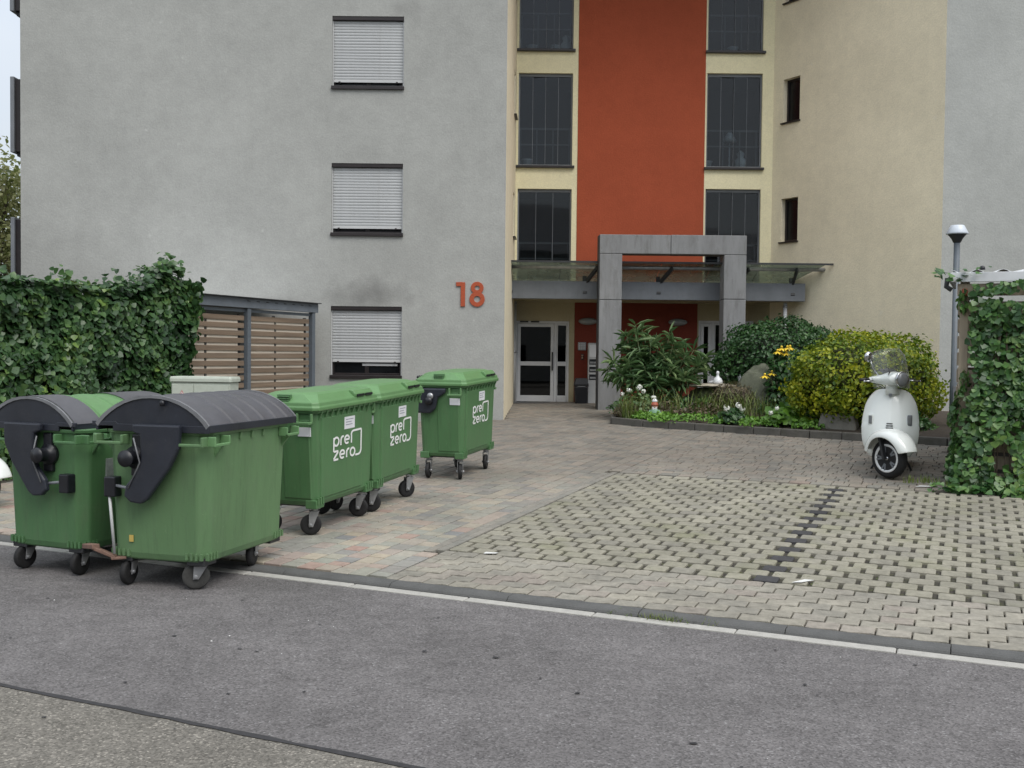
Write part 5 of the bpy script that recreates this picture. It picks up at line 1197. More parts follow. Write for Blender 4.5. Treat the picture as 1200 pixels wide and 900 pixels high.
iv2 = empty('ivy_screen', lot(SA+1.5, SB-.1), 0, 'bright green ivy hanging over the front of the shelter at the right edge', 'ivy')
P = []; Nn = []
def gap(a, z):      # places where the boards show through
    for (ga, gz_, ra, rz) in ((.52, .72, .12, .20), (.10, 2.05, .06, .35), (1.2, 2.56, .9, .08)):
        if ((a-SA-ga)/ra)**2+((z-gz_)/rz)**2 < 1+.5*noise.noise(Vector((a*5, z*5, 1))): return True
    return False
for i in range(15000):
    a = SA-.05+5.2*rnd.random()**1.0; zb = gz(*lot(a, SB)[:2]); zt = ZR-.12+.10*noise.noise(Vector((a*2.2, 3, 1))); z = zb+(zt-zb)*rnd.random()
    le = SA+.16+.12*noise.noise(Vector((z*2.2, 8, 3)))-max(0, (1.25-z))*.22
    if a < le or gap(a, z): continue
    d = .16+.17*noise.noise(Vector((a*2.1, z*2.1, 5)))+.07*noise.noise(Vector((a*5, z*5, 2)))+(.16*max(0, 1-(z-zb)/.5))-rnd.random()**2*.14
    P.append(la(a, SB-d, z)); Nn.append((-NV[0], -NV[1], .35))
for i in range(1500):               # left end of the screen
    z = .3+2.3*rnd.random(); b_ = SB-.1+1.3*rnd.random()**1.5
    le = SA+.11+.12*noise.noise(Vector((z*2.2, 8, 3)))-max(0, (1.1-z))*.12
    if gap(SA+.1, z): continue
    P.append(la(le-rnd.random()*.08, b_, z)); Nn.append((-RV[0], -RV[1], .3))
for i in range(26):
    a = SA-.2+.6*rnd.random()**1.5; P.append(la(a, SB-.1+rnd.gauss(0, .05), ZR+.0+.12*rnd.random()**2-.04+.04*math.sin(a*9))); Nn.append((0, -.5, 1))
for i in range(520):                # runners on the ground
    a = SA-.22+4.5*rnd.random(); P.append(la(a, SB-.18-.22*rnd.random(), gz(*lot(a, SB-.2)[:2])+.02+.08*rnd.random())); Nn.append((0, -.3, 1))
leaves('foliage', np.array(P), np.array(Nn), .074, M['ivy_leaf_vivid'], iv2, 'ivy', .5, jitter=.42, aspect=.7)
core = MB()
for i in range(70):
    a = SA+.2+4.8*rnd.random(); z0_ = gz(*lot(a, SB)[:2]); pts = [la(a+rnd.gauss(0, .02), SB-.04-rnd.random()*.04, z0_+.3*k) for k in range(8)]; core.tube(pts, .009, 5)
o = core.build('stems_or_shade_core', M['bark'], iv2, kind='stuff'); o.location = -Vector(iv2.location)

# ------------------------------------------------------------------ flower bed
bed = empty('flower_bed', (4.5, 19, gz(4.5, 19)), kind='structure')
BD = Vector(bed.location)
mb = MB(); cxy = (5.2, 19.6); nb_ = len(BED)
vs = [(x, y, gz(x, y)+.075) for x, y in BED]; vs2 = []
for x, y in BED:
    xx, yy = cxy[0]+(x-cxy[0])*.72, cxy[1]+(y-cxy[1])*.72; vs2.append((xx, yy, gz(xx, yy)+.17))
mb.add(vs+vs2+[(*cxy, gz(*cxy)+.20)], [(i, (i+1) % nb_, nb_+(i+1) % nb_, nb_+i) for i in range(nb_)]+[(nb_+i, nb_+(i+1) % nb_, 2*nb_) for i in range(nb_)])
o = mb.build('soil', M['soil'], bed); o.location = -BD
def path_points(pl, step):
    out = []; carry = 0
    for (x0, y0), (x1, y1) in zip(pl[:-1], pl[1:]):
        L_ = math.hypot(x1-x0, y1-y0); n = max(1, round(L_/step))
        for i in range(n): out.append(((x0+(x1-x0)*i/n, y0+(y1-y0)*i/n), (x0+(x1-x0)*(i+1)/n, y0+(y1-y0)*(i+1)/n)))
    return out
for (p, q) in path_points([(2.6,22.9), (2.2,21.3), (1.93,19.5), (2.45,18.95), (3.3,18.33), (4.2,17.7), (5.0,17.12), (5.9,16.55), (6.83,16.0), (7.6,15.6), (9.6,16.5)], .62):
    d = Vector((q[0]-p[0], q[1]-p[1], 0)); L_ = d.length; d.normalize(); a = Vector((*p, 0))+d*.004; b_ = Vector((*q, 0))-d*.004; h_ = .125+rnd.uniform(-.006, .006)
    mb = MB(); mb.bar((a.x, a.y, gz(a.x, a.y)+h_/2-.03), (b_.x, b_.y, gz(b_.x, b_.y)+h_/2-.03), .095, h_+.06); o = mb.build('bed_kerb_stone', M['bed_kerb'], bed, .016); o.location = -BD
# gravel strip by the lamp
mb = MB(); pl = [(7.1, 15.95), (9.4, 16.6), (9.2, 20.3), (8.6, 20.3), (7.3, 17.6)]; mb.add([(x, y, gz(x, y)+.10+(.16 if y < 19 else .06)*0) for x, y in pl], [tuple(range(5))])
# (kept below the soil's surface; the pebbles lie on top of it)
P = []
mb = MB()
for i in range(520):
    x, y = rnd.uniform(6.9, 8.4), rnd.uniform(15.95, 18.2)
    if not in_poly(x, y, BED): continue
    k = .55+.45*min(1, math.hypot(x-cxy[0], y-cxy[1])/4); r_ = rnd.uniform(.02, .05); zz = gz(x, y)+.085
    n = 6; ring = [(x+r_*math.cos(2*PI*j/n+i)*rnd.uniform(.8, 1.2), y+r_*math.sin(2*PI*j/n+i)*rnd.uniform(.8, 1.2), zz) for j in range(n)]
    top = [(x+(a-x)*.6, y+(b-y)*.6, zz+r_*.8) for a, b, _ in ring]; mb.add(ring+top, [(j, (j+1) % n, n+(j+1) % n, n+j) for j in range(n)]+[tuple(range(n, 2*n))])
o = mb.build('cobbles', M['sandstone'], bed, kind='stuff'); o.location = -BD

def bed_z(x, y):
    d = math.hypot(x-cxy[0], y-cxy[1]); return gz(x, y)+.09+.09*max(0, 1-d/3.5)
# ground cover and grass tufts, one carpet
def cover(name, label, spots, mat_, size, per_n, h, shape='oval', cat='ground cover', aspect=.62):
    P = []; Nn = []
    for (x, y, rx, ry) in spots:
        for i in range(per_n):
            a = rnd.random()*2*PI; k = math.sqrt(rnd.random()); px, py = x+rx*k*math.cos(a), y+ry*k*math.sin(a); hh = h*(1-k*k*.7)*(.35+.65*rnd.random())
            P.append((px, py, bed_z(px, py)+hh)); Nn.append((math.cos(a)*k*.6, math.sin(a)*k*.6-.25, 1))
    o = leaves(name, np.array(P), np.array(Nn), size, mat_, None, shape, -.2, jitter=.6, aspect=aspect); tag(o, label, cat, kind='stuff'); return o
def blades(name, label, spots, mat_, n, hgt, wid, cat='grass', lean=.35):
    V = []; F = []
    for (x, y, rx, ry) in spots:
        for i in range(n):
            a = rnd.random()*2*PI; k = math.sqrt(rnd.random()); px, py = x+rx*k*math.cos(a), y+ry*k*math.sin(a); z = bed_z(px, py)-.02
            h = hgt*rnd.uniform(.5, 1.15); d = rnd.random()*2*PI; l = h*lean*rnd.uniform(.3, 1.3); w_ = wid*rnd.uniform(.7, 1.2); c_, s_ = math.cos(d), math.sin(d); n0 = len(V)
            V += [(px-s_*w_, py+c_*w_, z), (px+s_*w_, py-c_*w_, z), (px+c_*l*.4-s_*w_*.8, py+s_*l*.4+c_*w_*.8, z+h*.6), (px+c_*l*.4+s_*w_*.8, py+s_*l*.4-c_*w_*.8, z+h*.6), (px+c_*l, py+s_*l, z+h*.95)]
            F += [(n0, n0+1, n0+3, n0+2), (n0+2, n0+3, n0+4)]
    me = bpy.data.meshes.new(name); me.from_pydata(V, [], F); me.materials.append(mat_); o = bpy.data.objects.new(name, me); COL.objects.link(o)
    tag(o, label, cat, kind='stuff'); return o
cover('ground_cover', 'low bright green creeping plants along the front edge of the flower bed', [(3.25, 18.75, .75, .28), (4.0, 18.3, .5, .25), (4.5, 17.85, .55, .22), (2.75, 19.2, .4, .22), (5.2, 17.5, .4, .22), (2.4, 19.5, .25, .25)], M['cover_leaf'], .065, 420, .13)
cover('dark_ground_cover', 'dark green low shrubs filling the middle of the flower bed', [(3.2, 20.2, .9, .5), (2.5, 20.6, .6, .7), (3.9, 20.0, .5, .4), (5.4, 18.0, .7, .35), (5.9, 17.8, .6, .3), (5.1, 19.3, .5, .4), (6.6, 16.9, .4, .25), (3.0, 21.4, .9, .6)], M['ivy_leaf_vivid'], .075, 420, .36)
cover('dry_ground_cover', 'reddish brown dried plants at the tip of the flower bed', [(2.25, 19.75, .3, .3), (2.4, 20.3, .35, .4), (3.55, 19.2, .5, .3), (2.9, 19.7, .4, .3)], M['dry_leaf'], .07, 420, .30)
blades('grass_tufts', 'tall yellowish green grass tufts in the middle of the flower bed', [(3.75, 19.3, .42, .3), (4.15, 19.0, .3, .25), (3.3, 19.4, .4, .25), (2.6, 19.6, .3, .2), (4.5, 18.6, .3, .2), (2.2, 19.4, .12, .12)], M['grass_leaf'], 75, .58, .008, lean=.7)
# tall lance-leaved shrub
ole = empty('oleander_shrub', (2.86, 20.5, bed_z(2.86, 20.5)), 0, 'tall loose shrub with long narrow leaves in front of the red entrance wall', 'shrub')
OZ = ole.location.z
tips = []; mb = MB()
crown = [(-.95, -.1, 1.10), (-.72, .1, 1.42), (-.62, -.3, 1.05), (-.45, 0, 1.88), (-.42, -.2, 1.55), (-.5, .3, 1.3), (-.15, -.25, 1.42), (-.2, .2, 1.62), (.05, 0, 1.50), (.15, -.35, 1.22), (.32, .05, 1.72), (.36, -.2, 1.50), (.55, .2, 1.45), (.62, -.25, 1.25), (.85, 0, 1.35), (1.02, -.1, 1.12), (.9, -.3, 1.0), (-.8, -.35, .85), (-.3, -.45, 1.0), (.3, -.45, .95), (.05, .3, 1.2), (-.05, -.5, .75), (-.55, -.45, .7), (.6, -.45, .8), (-.25, -.1, 1.15), (.75, .3, 1.1), (-.65, .0, 1.66), (-.30, .05, 1.78), (-1.05, .05, .95), (1.12, .1, 1.22)]
for (x, y, z) in crown:
    x *= .9; z *= .93
    bx, by = x*.35+rnd.gauss(0, .06), y*.3; pts = [Vector((bx, by, 0)), Vector((bx+(x-bx)*.25, by, z*.35)), Vector((bx+(x-bx)*.65, by+(y-by)*.6, z*.72)), Vector((x, y, z))]
    mb.tube(pts, [.020, .016, .011, .007], 6); tips.append(pts)
mb.build('stems_or_shade_core', M['stem_green'], ole)
P = []; Nn = []; U = []
for pts in tips:
    for k in range(36):
        f = 1-rnd.random()**1.7*.52; seg = f*3; i = min(2, int(seg)); p = pts[i].lerp(pts[i+1], seg-i); a = rnd.random()*2*PI; el = rnd.uniform(-.85, .45) if f < .95 else rnd.uniform(-.2, 1.1)
        d = Vector((math.cos(a)*math.cos(el), math.sin(a)*math.cos(el), math.sin(el))); P.append(p+Vector(ole.location)); U.append(d); n_ = Vector((-d.x*d.z, -d.y*d.z, 1-d.z*d.z)); Nn.append(n_)
leaves('foliage', np.array(P), np.array(Nn), .33, M['oleander_leaf'], ole, 'lance', up=np.array(U), jitter=.2, aspect=.155)
# round dark shrub and yellow shrub
db = empty('dark_shrub', (5.5, 20.9, bed_z(5.5, 20.9)), 0, 'broad clipped dark green shrub between the portal and the cream wall', 'shrub')
lump_core('shade_core', (5.5, 20.9, 1.68), (1.16, .85, .72), M['bush_shade_core'], db, amp=.12)
ellipsoid_bush((5.5, 20.9, 1.68), (1.36, 1.0, .92), 16000, .072, M['dark_leaf'], db, sc=1.8, amp=.18, zmin=-.95, depth=.26, stray=.11)
mb = MB()
for i in range(7):
    a = i*.9; mb.tube([(5.5+.2*math.cos(a), 20.9+.2*math.sin(a), .6), (5.5+.5*math.cos(a), 20.9+.4*math.sin(a), 1.3)], [.03, .02], 6)
o = mb.build('stems_or_shade_core', M['bark'], db); o.location = -Vector(db.location)
yb = empty('yellow_shrub', (6.15, 17.9, bed_z(6.15, 17.9)), 0, 'rounded yellow green shrub behind the white scooter', 'shrub')
lump_core('shade_core', (6.12, 17.8, 1.40), (1.10, .85, .66), M['bush_shade_core_yellow'], yb, amp=.12)
ellipsoid_bush((6.12, 17.8, 1.40), (1.33, 1.05, .88), 17000, .068, M['yellow_leaf'], yb, sc=1.9, amp=.17, zmin=-.95, depth=.26, stray=.12, jitter=.6)
mb = MB()
for i in range(8):
    a = i*.8; mb.tube([(6.12+.2*math.cos(a), 17.8+.2*math.sin(a), .55), (6.12+.6*math.cos(a), 17.8+.5*math.sin(a), 1.1)], [.03, .018], 6)
o = mb.build('stems_or_shade_core', M['bark'], yb); o.location = -Vector(yb.location)
# dry heath mound, boulder, stone plate with ornaments, trough
he = empty('heath_mound', (4.35, 19.9, bed_z(4.35, 19.9)), 0, 'brown dried heath cushion in front of the boulder', 'heath')
lump_core('shade_core', (4.35, 19.9, .98), (.42, .35, .27), M['soil'], he, amp=.2)  # soil-dark lump standing for the shaded inside of the cushion
ellipsoid_bush((4.35, 19.9, .98), (.52, .42, .34), 3800, .055, M['dry_leaf'], he, sc=2, amp=.2, depth=.3, aspect=.35)
def rock(name, label, cat, loc, r, mat_, sub=4, amp=.3, seed=0.0, flat=None):
    bm = bmesh.new(); bmesh.ops.create_icosphere(bm, subdivisions=sub, radius=1)
    for v in bm.verts:
        c = v.co.copy(); k = 1+amp*noise.noise(c*1.2+Vector((seed, 0, 0)))+amp*.35*noise.noise(c*3.7+Vector((0, seed, 0)))+amp*.16*noise.noise(c*9+Vector((seed, seed, 0)))
        for (nx, ny, nz, d) in (flat or []):
            n = Vector((nx, ny, nz)).normalized(); dd = c.dot(n)*k
            if dd > d: k *= d/dd
        v.co = Vector((c.x*r[0], c.y*r[1], c.z*r[2]))*k
    me = bpy.data.meshes.new(name); bm.to_mesh(me); bm.free(); me.materials.append(mat_)
    o = bpy.data.objects.new(name, me); COL.objects.link(o); o.location = loc; tag(o, label, cat); return o
rock('boulder', 'large greenish grey boulder beside the dark shrub', 'boulder', (4.86, 20.0, .98), (.62, .45, .66), M['boulder_stone'], seed=3.1, flat=[(.75, -.4, .5, .72), (-.5, -.7, .3, .82), (-.8, .1, .5, .85)])
rock('low_boulder', 'low grey stone under the pale ornament plate', 'boulder', (4.15, 20.75, .92), (.62, .40, .36), M['boulder_stone'], seed=8.4, flat=[(0, 0, 1, .72), (0, -1, .2, .8)])
pt_ = rock('stone_plate', 'pale flat stone plate carrying white ornaments', 'stone plate', (4.12, 20.55, 1.235), (.68, .36, .045), M['plate_stone'], sub=4, amp=.22, seed=1.7)
orn_s = .72
orn = empty('ornament_figure', (4.10, 20.42, 1.27), 0, 'white bird shaped garden ornament on the pale stone plate', 'ornament')
orn.scale = (orn_s, orn_s, orn_s)
MB().lathe([(.02, -.01), (.13, .0), (.15, .06), (.11, .15), (.05, .20), (.035, .26), (.05, .29), (.045, .33), (.01, .36)], 14).build('figure', M['ceramic_white'], orn)
MB().loft([[(-.10, -.02, .06), (-.10, .02, .06), (-.10, .02, .10), (-.10, -.02, .10)], [(-.24, -.035, .05), (-.24, .035, .05), (-.24, .035, .065), (-.24, -.035, .065)]]).build('tail', M['ceramic_white'], orn)
o2 = empty('candle_ornament', (4.55, 20.45, 1.26), 0, 'small upright white ornament at the right end of the stone plate', 'ornament')
MB().lathe([(.05, -.01), (.055, .05), (.04, .1), (.045, .17), (.02, .2)], 12).build('figure', M['ceramic_white'], o2)
tro = empty('concrete_trough', (5.55, 17.35, bed_z(5.55, 17.35)-.04), rad(-33), 'weathered concrete block trough under the yellow shrub', 'trough')
MB().loft([rect8(.33, .16, .02, 0), rect8(.31, .15, .02, .12), rect8(.27, .13, .02, .30)]).build('block', M['trough_concrete'], tro, .015)
MB().box(-.20, .20, -.07, .07, .301, .315).build('soil_fill', M['soil'], tro)
# tall plant with yellow flowers
su = empty('yellow_flower_plant', (5.20, 19.55, bed_z(5.2, 19.55)), 0, 'tall dark leafed plant with drooping yellow flowers beside the boulder', 'plant')
SZ = Vector(su.location); P = []; Nn = []; mb = MB(); fl = []
for (x, y, z) in ((-.12, 0, 1.22), (-.05, .05, 1.25), (-.28, -.05, .74), (-.22, .0, 1.10), (.15, 0, 1.1), (.25, .1, .9), (.05, -.1, 1.25), (.32, 0, 1.2)):
    pts = [Vector((x*.4, y, 0)), Vector((x*.7, y, z*.5)), Vector((x, y, z))]; mb.tube(pts, [.012, .010, .007], 6)
    for k in range(90):
        f = rnd.random()**.8*.92; p = pts[0].lerp(pts[1], f*2) if f < .5 else pts[1].lerp(pts[2], f*2-1); a = rnd.random()*2*PI; rr = rnd.uniform(.03, .17)
        P.append(p+SZ+Vector((rr*math.cos(a), rr*math.sin(a), 0))); Nn.append((math.cos(a)*.5, math.sin(a)*.5-.3, 1))
    if z in (1.22, 1.25, .74) and x < 0 and y != .0001: fl.append(Vector((x, y, z)))
mb.build('stems_or_shade_core', M['stem_green'], su)
leaves('foliage', np.array(P), np.array(Nn), .12, M['dark_leaf'], su, 'oval', .5, aspect=.5)
for c_ in fl:
    for s_ in range(3 if c_.z > 1.0 else 2):
        fm = MB(); cc_ = c_+Vector((rnd.uniform(-.14, .18), rnd.uniform(-.08, .0), rnd.uniform(-.08, .05)))
        for k in range(9):
            a = 2*PI*k/9; d = Vector((math.cos(a), math.sin(a)*.7, -.55)).normalized(); sd = Vector((-math.sin(a), math.cos(a), 0))*.022
            fm.add([cc_+sd*.4, cc_-sd*.4, cc_+d*.07-sd, cc_+d*.12, cc_+d*.07+sd], [(0, 1, 2, 3, 4)])
        fm.lathe([(.025, 0), (.02, .03), (.001, .04)], 8, 'z', tuple(cc_)); fm.build('flower', M['petal_yellow'], su)
# hosta and white hydrangea-like flowers
def flower_plant(name, label, loc, n, lm, size, heads, hm, cat, hgt=.3, wide=.28):
    t = empty(name, loc, 0, label, cat); L0 = Vector(loc); P = []; Nn = []
    for i in range(n):
        a = rnd.random()*2*PI; k = math.sqrt(rnd.random()); P.append(L0+Vector((wide*k*math.cos(a), wide*k*math.sin(a), hgt*(1-.7*k*k)*rnd.uniform(.4, 1)))); Nn.append((math.cos(a)*k, math.sin(a)*k-.3, .9))
    leaves('foliage', np.array(P), np.array(Nn), size, lm, t, 'oval', .1, jitter=.4)
    for (x, y, z, r) in heads:
        hd = MB()
        for i in range(22):
            d = Vector((rnd.gauss(0, 1), rnd.gauss(0, 1), rnd.gauss(0, 1))).normalized(); q = Vector((x, y, z))+d*r*rnd.uniform(.6, 1); a_ = d.orthogonal().normalized()*r*.42; b_ = d.cross(a_); hd.add([q+a_, q+b_, q-a_, q-b_], [(0, 1, 2, 3)])
        hd.build('flower', hm, t)
    return t
flower_plant('hosta', 'light green broad leaved plant at the bed edge left of the trough', (4.75, 17.85, bed_z(4.75, 17.85)), 150, M['hosta_leaf'], .19, [(-.25, -.12, .22, .05), (-.16, -.15, .30, .04)], M['petal_white'], 'plant', .34, .34)
flower_plant('white_flower_plant', 'plant with two round white blooms at the bed edge', (3.95, 18.35, bed_z(3.95, 18.35)), 160, M['dark_leaf'], .13, [(-.12, -.15, .27, .065), (.08, -.15, .31, .06), (.16, -.14, .25, .055)], M['petal_white'], 'plant', .26, .26)
flower_plant('white_blossom_shrub', 'small shrub with scattered white blossoms under the narrow leaved shrub', (2.45, 20.0, bed_z(2.45, 20.0)), 260, M['oleander_leaf'], .10, [(-.18, -.15, .50, .05), (.02, -.18, .56, .06), (.10, -.15, .48, .05), (.30, -.2, .36, .06), (.33, -.2, .28, .05), (-.3, -.1, .42, .04)], M['petal_white'], 'shrub', .52, .45)
# gnome
gn = empty('garden_gnome', (2.70, 19.33, bed_z(2.70, 19.33)-.01), rad(-8), 'small garden gnome with a white topped red hat and green coat at the bed edge', 'garden gnome')
MB().lathe([(.075, 0), (.09, .02), (.095, .10), (.075, .17), (.045, .20)], 16).build('coat', M['gnome_green'], gn)
MB().lathe([(.03, .18), (.058, .21), (.062, .245), (.045, .275)], 14).build('face', M['gnome_skin'], gn)
mb = MB(); mb.loft([[(x*k, -.045+y*k, z) for x, y in ((-.045,-.012),(.045,-.012),(.05,.02),(-.05,.02))] for k, z in ((1, .225), (.8, .16), (.2, .10))]); mb.build('beard', M['ceramic_white'], gn, .008)
MB().lathe([(.072, .255), (.066, .275), (.05, .32)], 14).build('hat', M['gnome_red'], gn)
MB().lathe([(.05, .32), (.052, .345), (.03, .375), (.005, .385)], 14).build('hat_top', M['ceramic_white'], gn)
mb = MB()
for sx in (-1, 1): mb.tube([(sx*.075, 0, .16), (sx*.10, -.03, .11), (sx*.06, -.085, .085)], [.026, .024, .018], 8)
mb.build('arm', M['gnome_green'], gn)
mb = MB()
for sx in (-1, 1): mb.lathe([(.001, -.02), (.035, -.01), (.035, .02), (.02, .035)], 10, 'z', (sx*.045, -.06, .01))
mb.build('shoe', M['bark'], gn)

# ------------------------------------------------------------------ lamp post
lp = empty('lamp_post', (7.42, 17.2, gz(7.42, 17.2)), 0, 'grey lamp post with a flat conical cap beside the shelter roof', 'lamp post')
mb = MB(); mb.tube([(0, 0, -.1), (0, 0, .9), (0, 0, .92), (0, 0, 3.25)], [.062, .062, .052, .050], 14); mb.build('pole', M['post_paint'], lp)
MB().lathe([(.055, 3.24), (.075, 3.26), (.10, 3.31), (.16, 3.375), (.165, 3.40)], 20).build('lamp_housing', M['steel_dark'], lp).scale = (.88, .88, 1)
MB().lathe([(.198, 3.385), (.202, 3.405), (.128, 3.525), (.118, 3.535), (.001, 3.54)], 22).build('lamp_cap', M['lamp_cap'], lp).scale = (.88, .88, 1)
MB().box(-.035, .035, -.066, -.055, .55, .85).build('access_door', M['steel_grey'], lp, .004)

# ------------------------------------------------------------------ scooter
def scooter(loc, rz, steer_deg, label, scale=1.06):
    """local axes: forward -y, up z, rear wheel touching the ground at y = +.68, front wheel at -.68"""
    t = empty('motor_scooter', loc, rz, label, 'scooter'); t.scale = (scale, scale, scale)
    Wm, Bk = M['scooter_white'], M['scooter_black']
    def wheel(parent, T, r, wd):
        w_ = MB(); w_.T = T; w_.lathe([(r*.66, -wd*.42), (r*.82, -wd*.5), (r*.95, -wd*.36), (r, -wd*.12), (r, wd*.12), (r*.95, wd*.36), (r*.82, wd*.5), (r*.66, wd*.42)], 36, 'x'); tyre = w_.build('wheel', M['rubber'], parent)
        g = MB(); g.T = T; g.lathe([(r*.575, -wd*.40), (r*.64, -wd*.475), (r*.715, -wd*.485), (r*.715, wd*.485), (r*.64, wd*.475), (r*.575, wd*.40), (r*.575, -wd*.40)], 36, 'x'); g.build('rim', M['rim_silver'], tyre)
        s = MB(); s.T = T
        for k in range(5):
            a = 2*PI*k/5
            for da in (-.16, .16):
                p0 = (0, .05*math.cos(a), .05*math.sin(a)); p1 = (0, r*.62*math.cos(a+da), r*.62*math.sin(a+da))
                for sx in (-1, 1): s.bar((sx*wd*.30, p0[1], p0[2]), (sx*wd*.36, p1[1], p1[2]), .02, .026, (1, 0, 0))
        s.lathe([(.001, -wd*.42), (.05, -wd*.40), (.05, wd*.40), (.001, wd*.42)], 16, 'x'); s.build('spokes', M['steel_grey'], tyre)
        h = MB(); h.T = T; h.lathe([(r*.15, -.008), (r*.6, -.008), (r*.6, .008), (r*.15, .008)], 30, 'x'); h.build('brake_disc', Bk, tyre)
        h = MB(); h.T = T; h.lathe([(.001, -wd*.47), (.024, -wd*.45), (.024, wd*.45), (.001, wd*.47)], 14, 'x'); h.build('hub_cap', M['chrome'], tyre)
        return tyre
    # steering group
    S = Matrix.Translation((0, -.66, 0)) @ Matrix.Rotation(rad(steer_deg+6), 4, 'Z') @ Matrix.Translation((0, .66, 0))
    wheel(t, S @ Matrix.Translation((0, -.68, .236)), .236, .12)
    wheel(t, Matrix.Translation((0, .68, .225)), .225, .12)
    f = MB(); f.T = S                        # front mudguard: a helmet shape over the wheel, open below
    NA, NB = 15, 13; pts = []
    for j in range(NA):
        a = rad(16+152*j/(NA-1)); R_ = .338-.012*math.cos(a*2); wdt = .122+.042*math.sin(max(0, min(PI, a)))
        for i in range(NB):
            s_ = -1+2*i/(NB-1); drop = .105*abs(s_)**2.4
            rr = R_-drop; pts.append((wdt*math.sin(s_*PI/2)*1.02, -.68-rr*math.cos(a)*(1.08 if math.cos(a) > 0 else 1.0), .245+rr*math.sin(a)*.98))
    f.smooth = True; f.grid(pts, NB, NA); mg = f.build('front_mudguard', Wm, t); sd = mg.modifiers.new('thick', 'SOLIDIFY'); sd.thickness = .008; sd.offset = -1
    ss = mg.modifiers.new('sub', 'SUBSURF'); ss.levels = 1; ss.render_levels = 1
    q = MB(); q.T = S; q.bar((-.085, -.68, .225), (-.08, -.60, .50), .03, .05, (1, 0, 0)); q.tube([(.075, -.70, .26), (.075, -.62, .52)], .022, 8); q.build('fork', M['steel_dark'], t)
    # leg shield: curved plate with rounded shoulders
    NU, NV_ = 21, 22; pts = []
    for j in range(NV_):
        v_ = j/(NV_-1); z = .235+.80*v_
        w_ = .265+.050*math.sin(PI*min(1, v_*1.12))-.075*max(0, (v_-.80)/.2)**2.2-.05*max(0, (.22-v_)/.22)**1.6
        yc = -.505+.165*v_-.05*math.sin(PI*v_)
        for i in range(NU):
            u_ = -1+2*i/(NU-1); x = w_*math.sin(u_*PI/2)**1 if False else w_*u_
            y = yc+.155*abs(u_)**2.1-.012*math.exp(-(u_/.13)**2)*(1 if .30 < v_ else v_/.30)
            zz = z-.055*abs(u_)**3.2*(1 if v_ > .6 else v_/.6)*(v_ > .5)-(.0)
            pts.append((x, y, zz))
    s = MB(); s.smooth = True; s.grid(pts, NU, NV_); ls = s.build('leg_shield', Wm, t)
    sd = ls.modifiers.new('thick', 'SOLIDIFY'); sd.thickness = .022; sd.offset = 1
    e = ls.modifiers.new('bevel', 'BEVEL'); e.width = .008; e.segments = 2; e.limit_method = 'ANGLE'; e.angle_limit = rad(50)
    # central horn cover, badge and vents
    s = MB(); secs = []
    for v_ in np.linspace(0, 1, 9):
        z = .555+.455*v_; yc = -.505+.165*((z-.235)/.8)-.05*math.sin(PI*(z-.235)/.8)-.020; hw = .036+.012*v_+.012*max(0, .3-v_)
        secs.append([(-hw, yc+.02, z), (-hw*.55, yc-.012, z), (hw*.55, yc-.012, z), (hw, yc+.02, z)])
    s.smooth = True; s.loft(secs); s.build('horn_cover', Wm, t, .004)
    for i in range(3):
        z = .575+.026*i; yc = -.505+.165*((z-.235)/.8)-.05*math.sin(PI*(z-.235)/.8)-.034; MB().box(-.042+.004*i, .042-.004*i, yc-.006, yc+.02, z, z+.011).build('vent_slot', Bk, t, .003)
    MB().box(-.020, .020, -.455, -.42, .955, .99).build('badge', M['steel_grey'], t, .008)
    for sx in (-1, 1):
        k = MB(); x = sx*.222; k.loft([[(x+sx*a, y, z) for a, y in ((-.020, -.455), (.020, -.435), (.020, -.40), (-.020, -.42))] for z, y in ((.62, 0), (.655, 0), (.72, 0))]); k.build('indicator', M['lens_clear' if sx > 0 else 'lens_clear'], t, .008)
        b_ = MB(); b_.loft([[(x+sx*a, y+.008, z) for a, y in ((-.026, -.452), (.026, -.43), (.026, -.39), (-.026, -.41))] for z in (.605, .735)]); b_.build('indicator_frame', Wm if sx < 0 else M['steel_grey'], t, .006)
    MB().box(-.19, -.05, -.43, -.30, .36, .52).build('wheel_arch', Bk, t, .02); MB().box(.05, .19, -.43, -.30, .36, .52).build('wheel_arch', Bk, t, .02)
    # steering head: neck, cowl, headlight, bars
    S = Matrix.Translation((0, -.35, 0)) @ Matrix.Rotation(rad(steer_deg), 4, 'Z') @ Matrix.Translation((0, .35, 0))
    n = MB(); n.T = S; n.smooth = True; n.loft([[(.075*math.cos(a)*k, -.38+yo+.06*math.sin(a)*k, z) for a in [2*PI*i/14 for i in range(14)]] for z, k, yo in ((.98, 1.2, .0), (1.06, 1.0, .02), (1.12, 1.05, .02))]); n.build('neck', Wm, t)
    h = MB(); h.T = S; h.smooth = True; secs = []
    for x, ry, rz, yy, zz in ((-.31, .028, .030, .06, 1.155), (-.24, .045, .042, .05, 1.155), (-.15, .075, .055, .02, 1.155), (-.085, .115, .080, -.01, 1.16), (0, .135, .098, -.03, 1.165), (.085, .115, .080, -.01, 1.16), (.15, .075, .055, .02, 1.155), (.24, .045, .042, .05, 1.155), (.31, .028, .030, .06, 1.155)):
        secs.append([(x, -.37+yy+ry*math.cos(a), zz+rz*math.sin(a)) for a in [2*PI*i/16 for i in range(16)]])
    h.loft(secs); cw = h.build('handlebar_cowl', Wm, t); sb_ = cw.modifiers.new('sub', 'SUBSURF'); sb_.levels = 1; sb_.render_levels = 1
    g = MB(); g.T = S; g.lathe([(.085, -.50), (.098, -.525), (.092, -.545), (.080, -.54)], 26, 'y', (0, 0, 1.160)); hb = g.build('headlight', M['chrome'], t)
    g = MB(); g.T = S; g.lathe([(.083, -.520), (.080, -.546), (.05, -.562), (.001, -.568)], 24, 'y', (0, 0, 1.160)); g.build('lens', M['lens_clear'], hb)
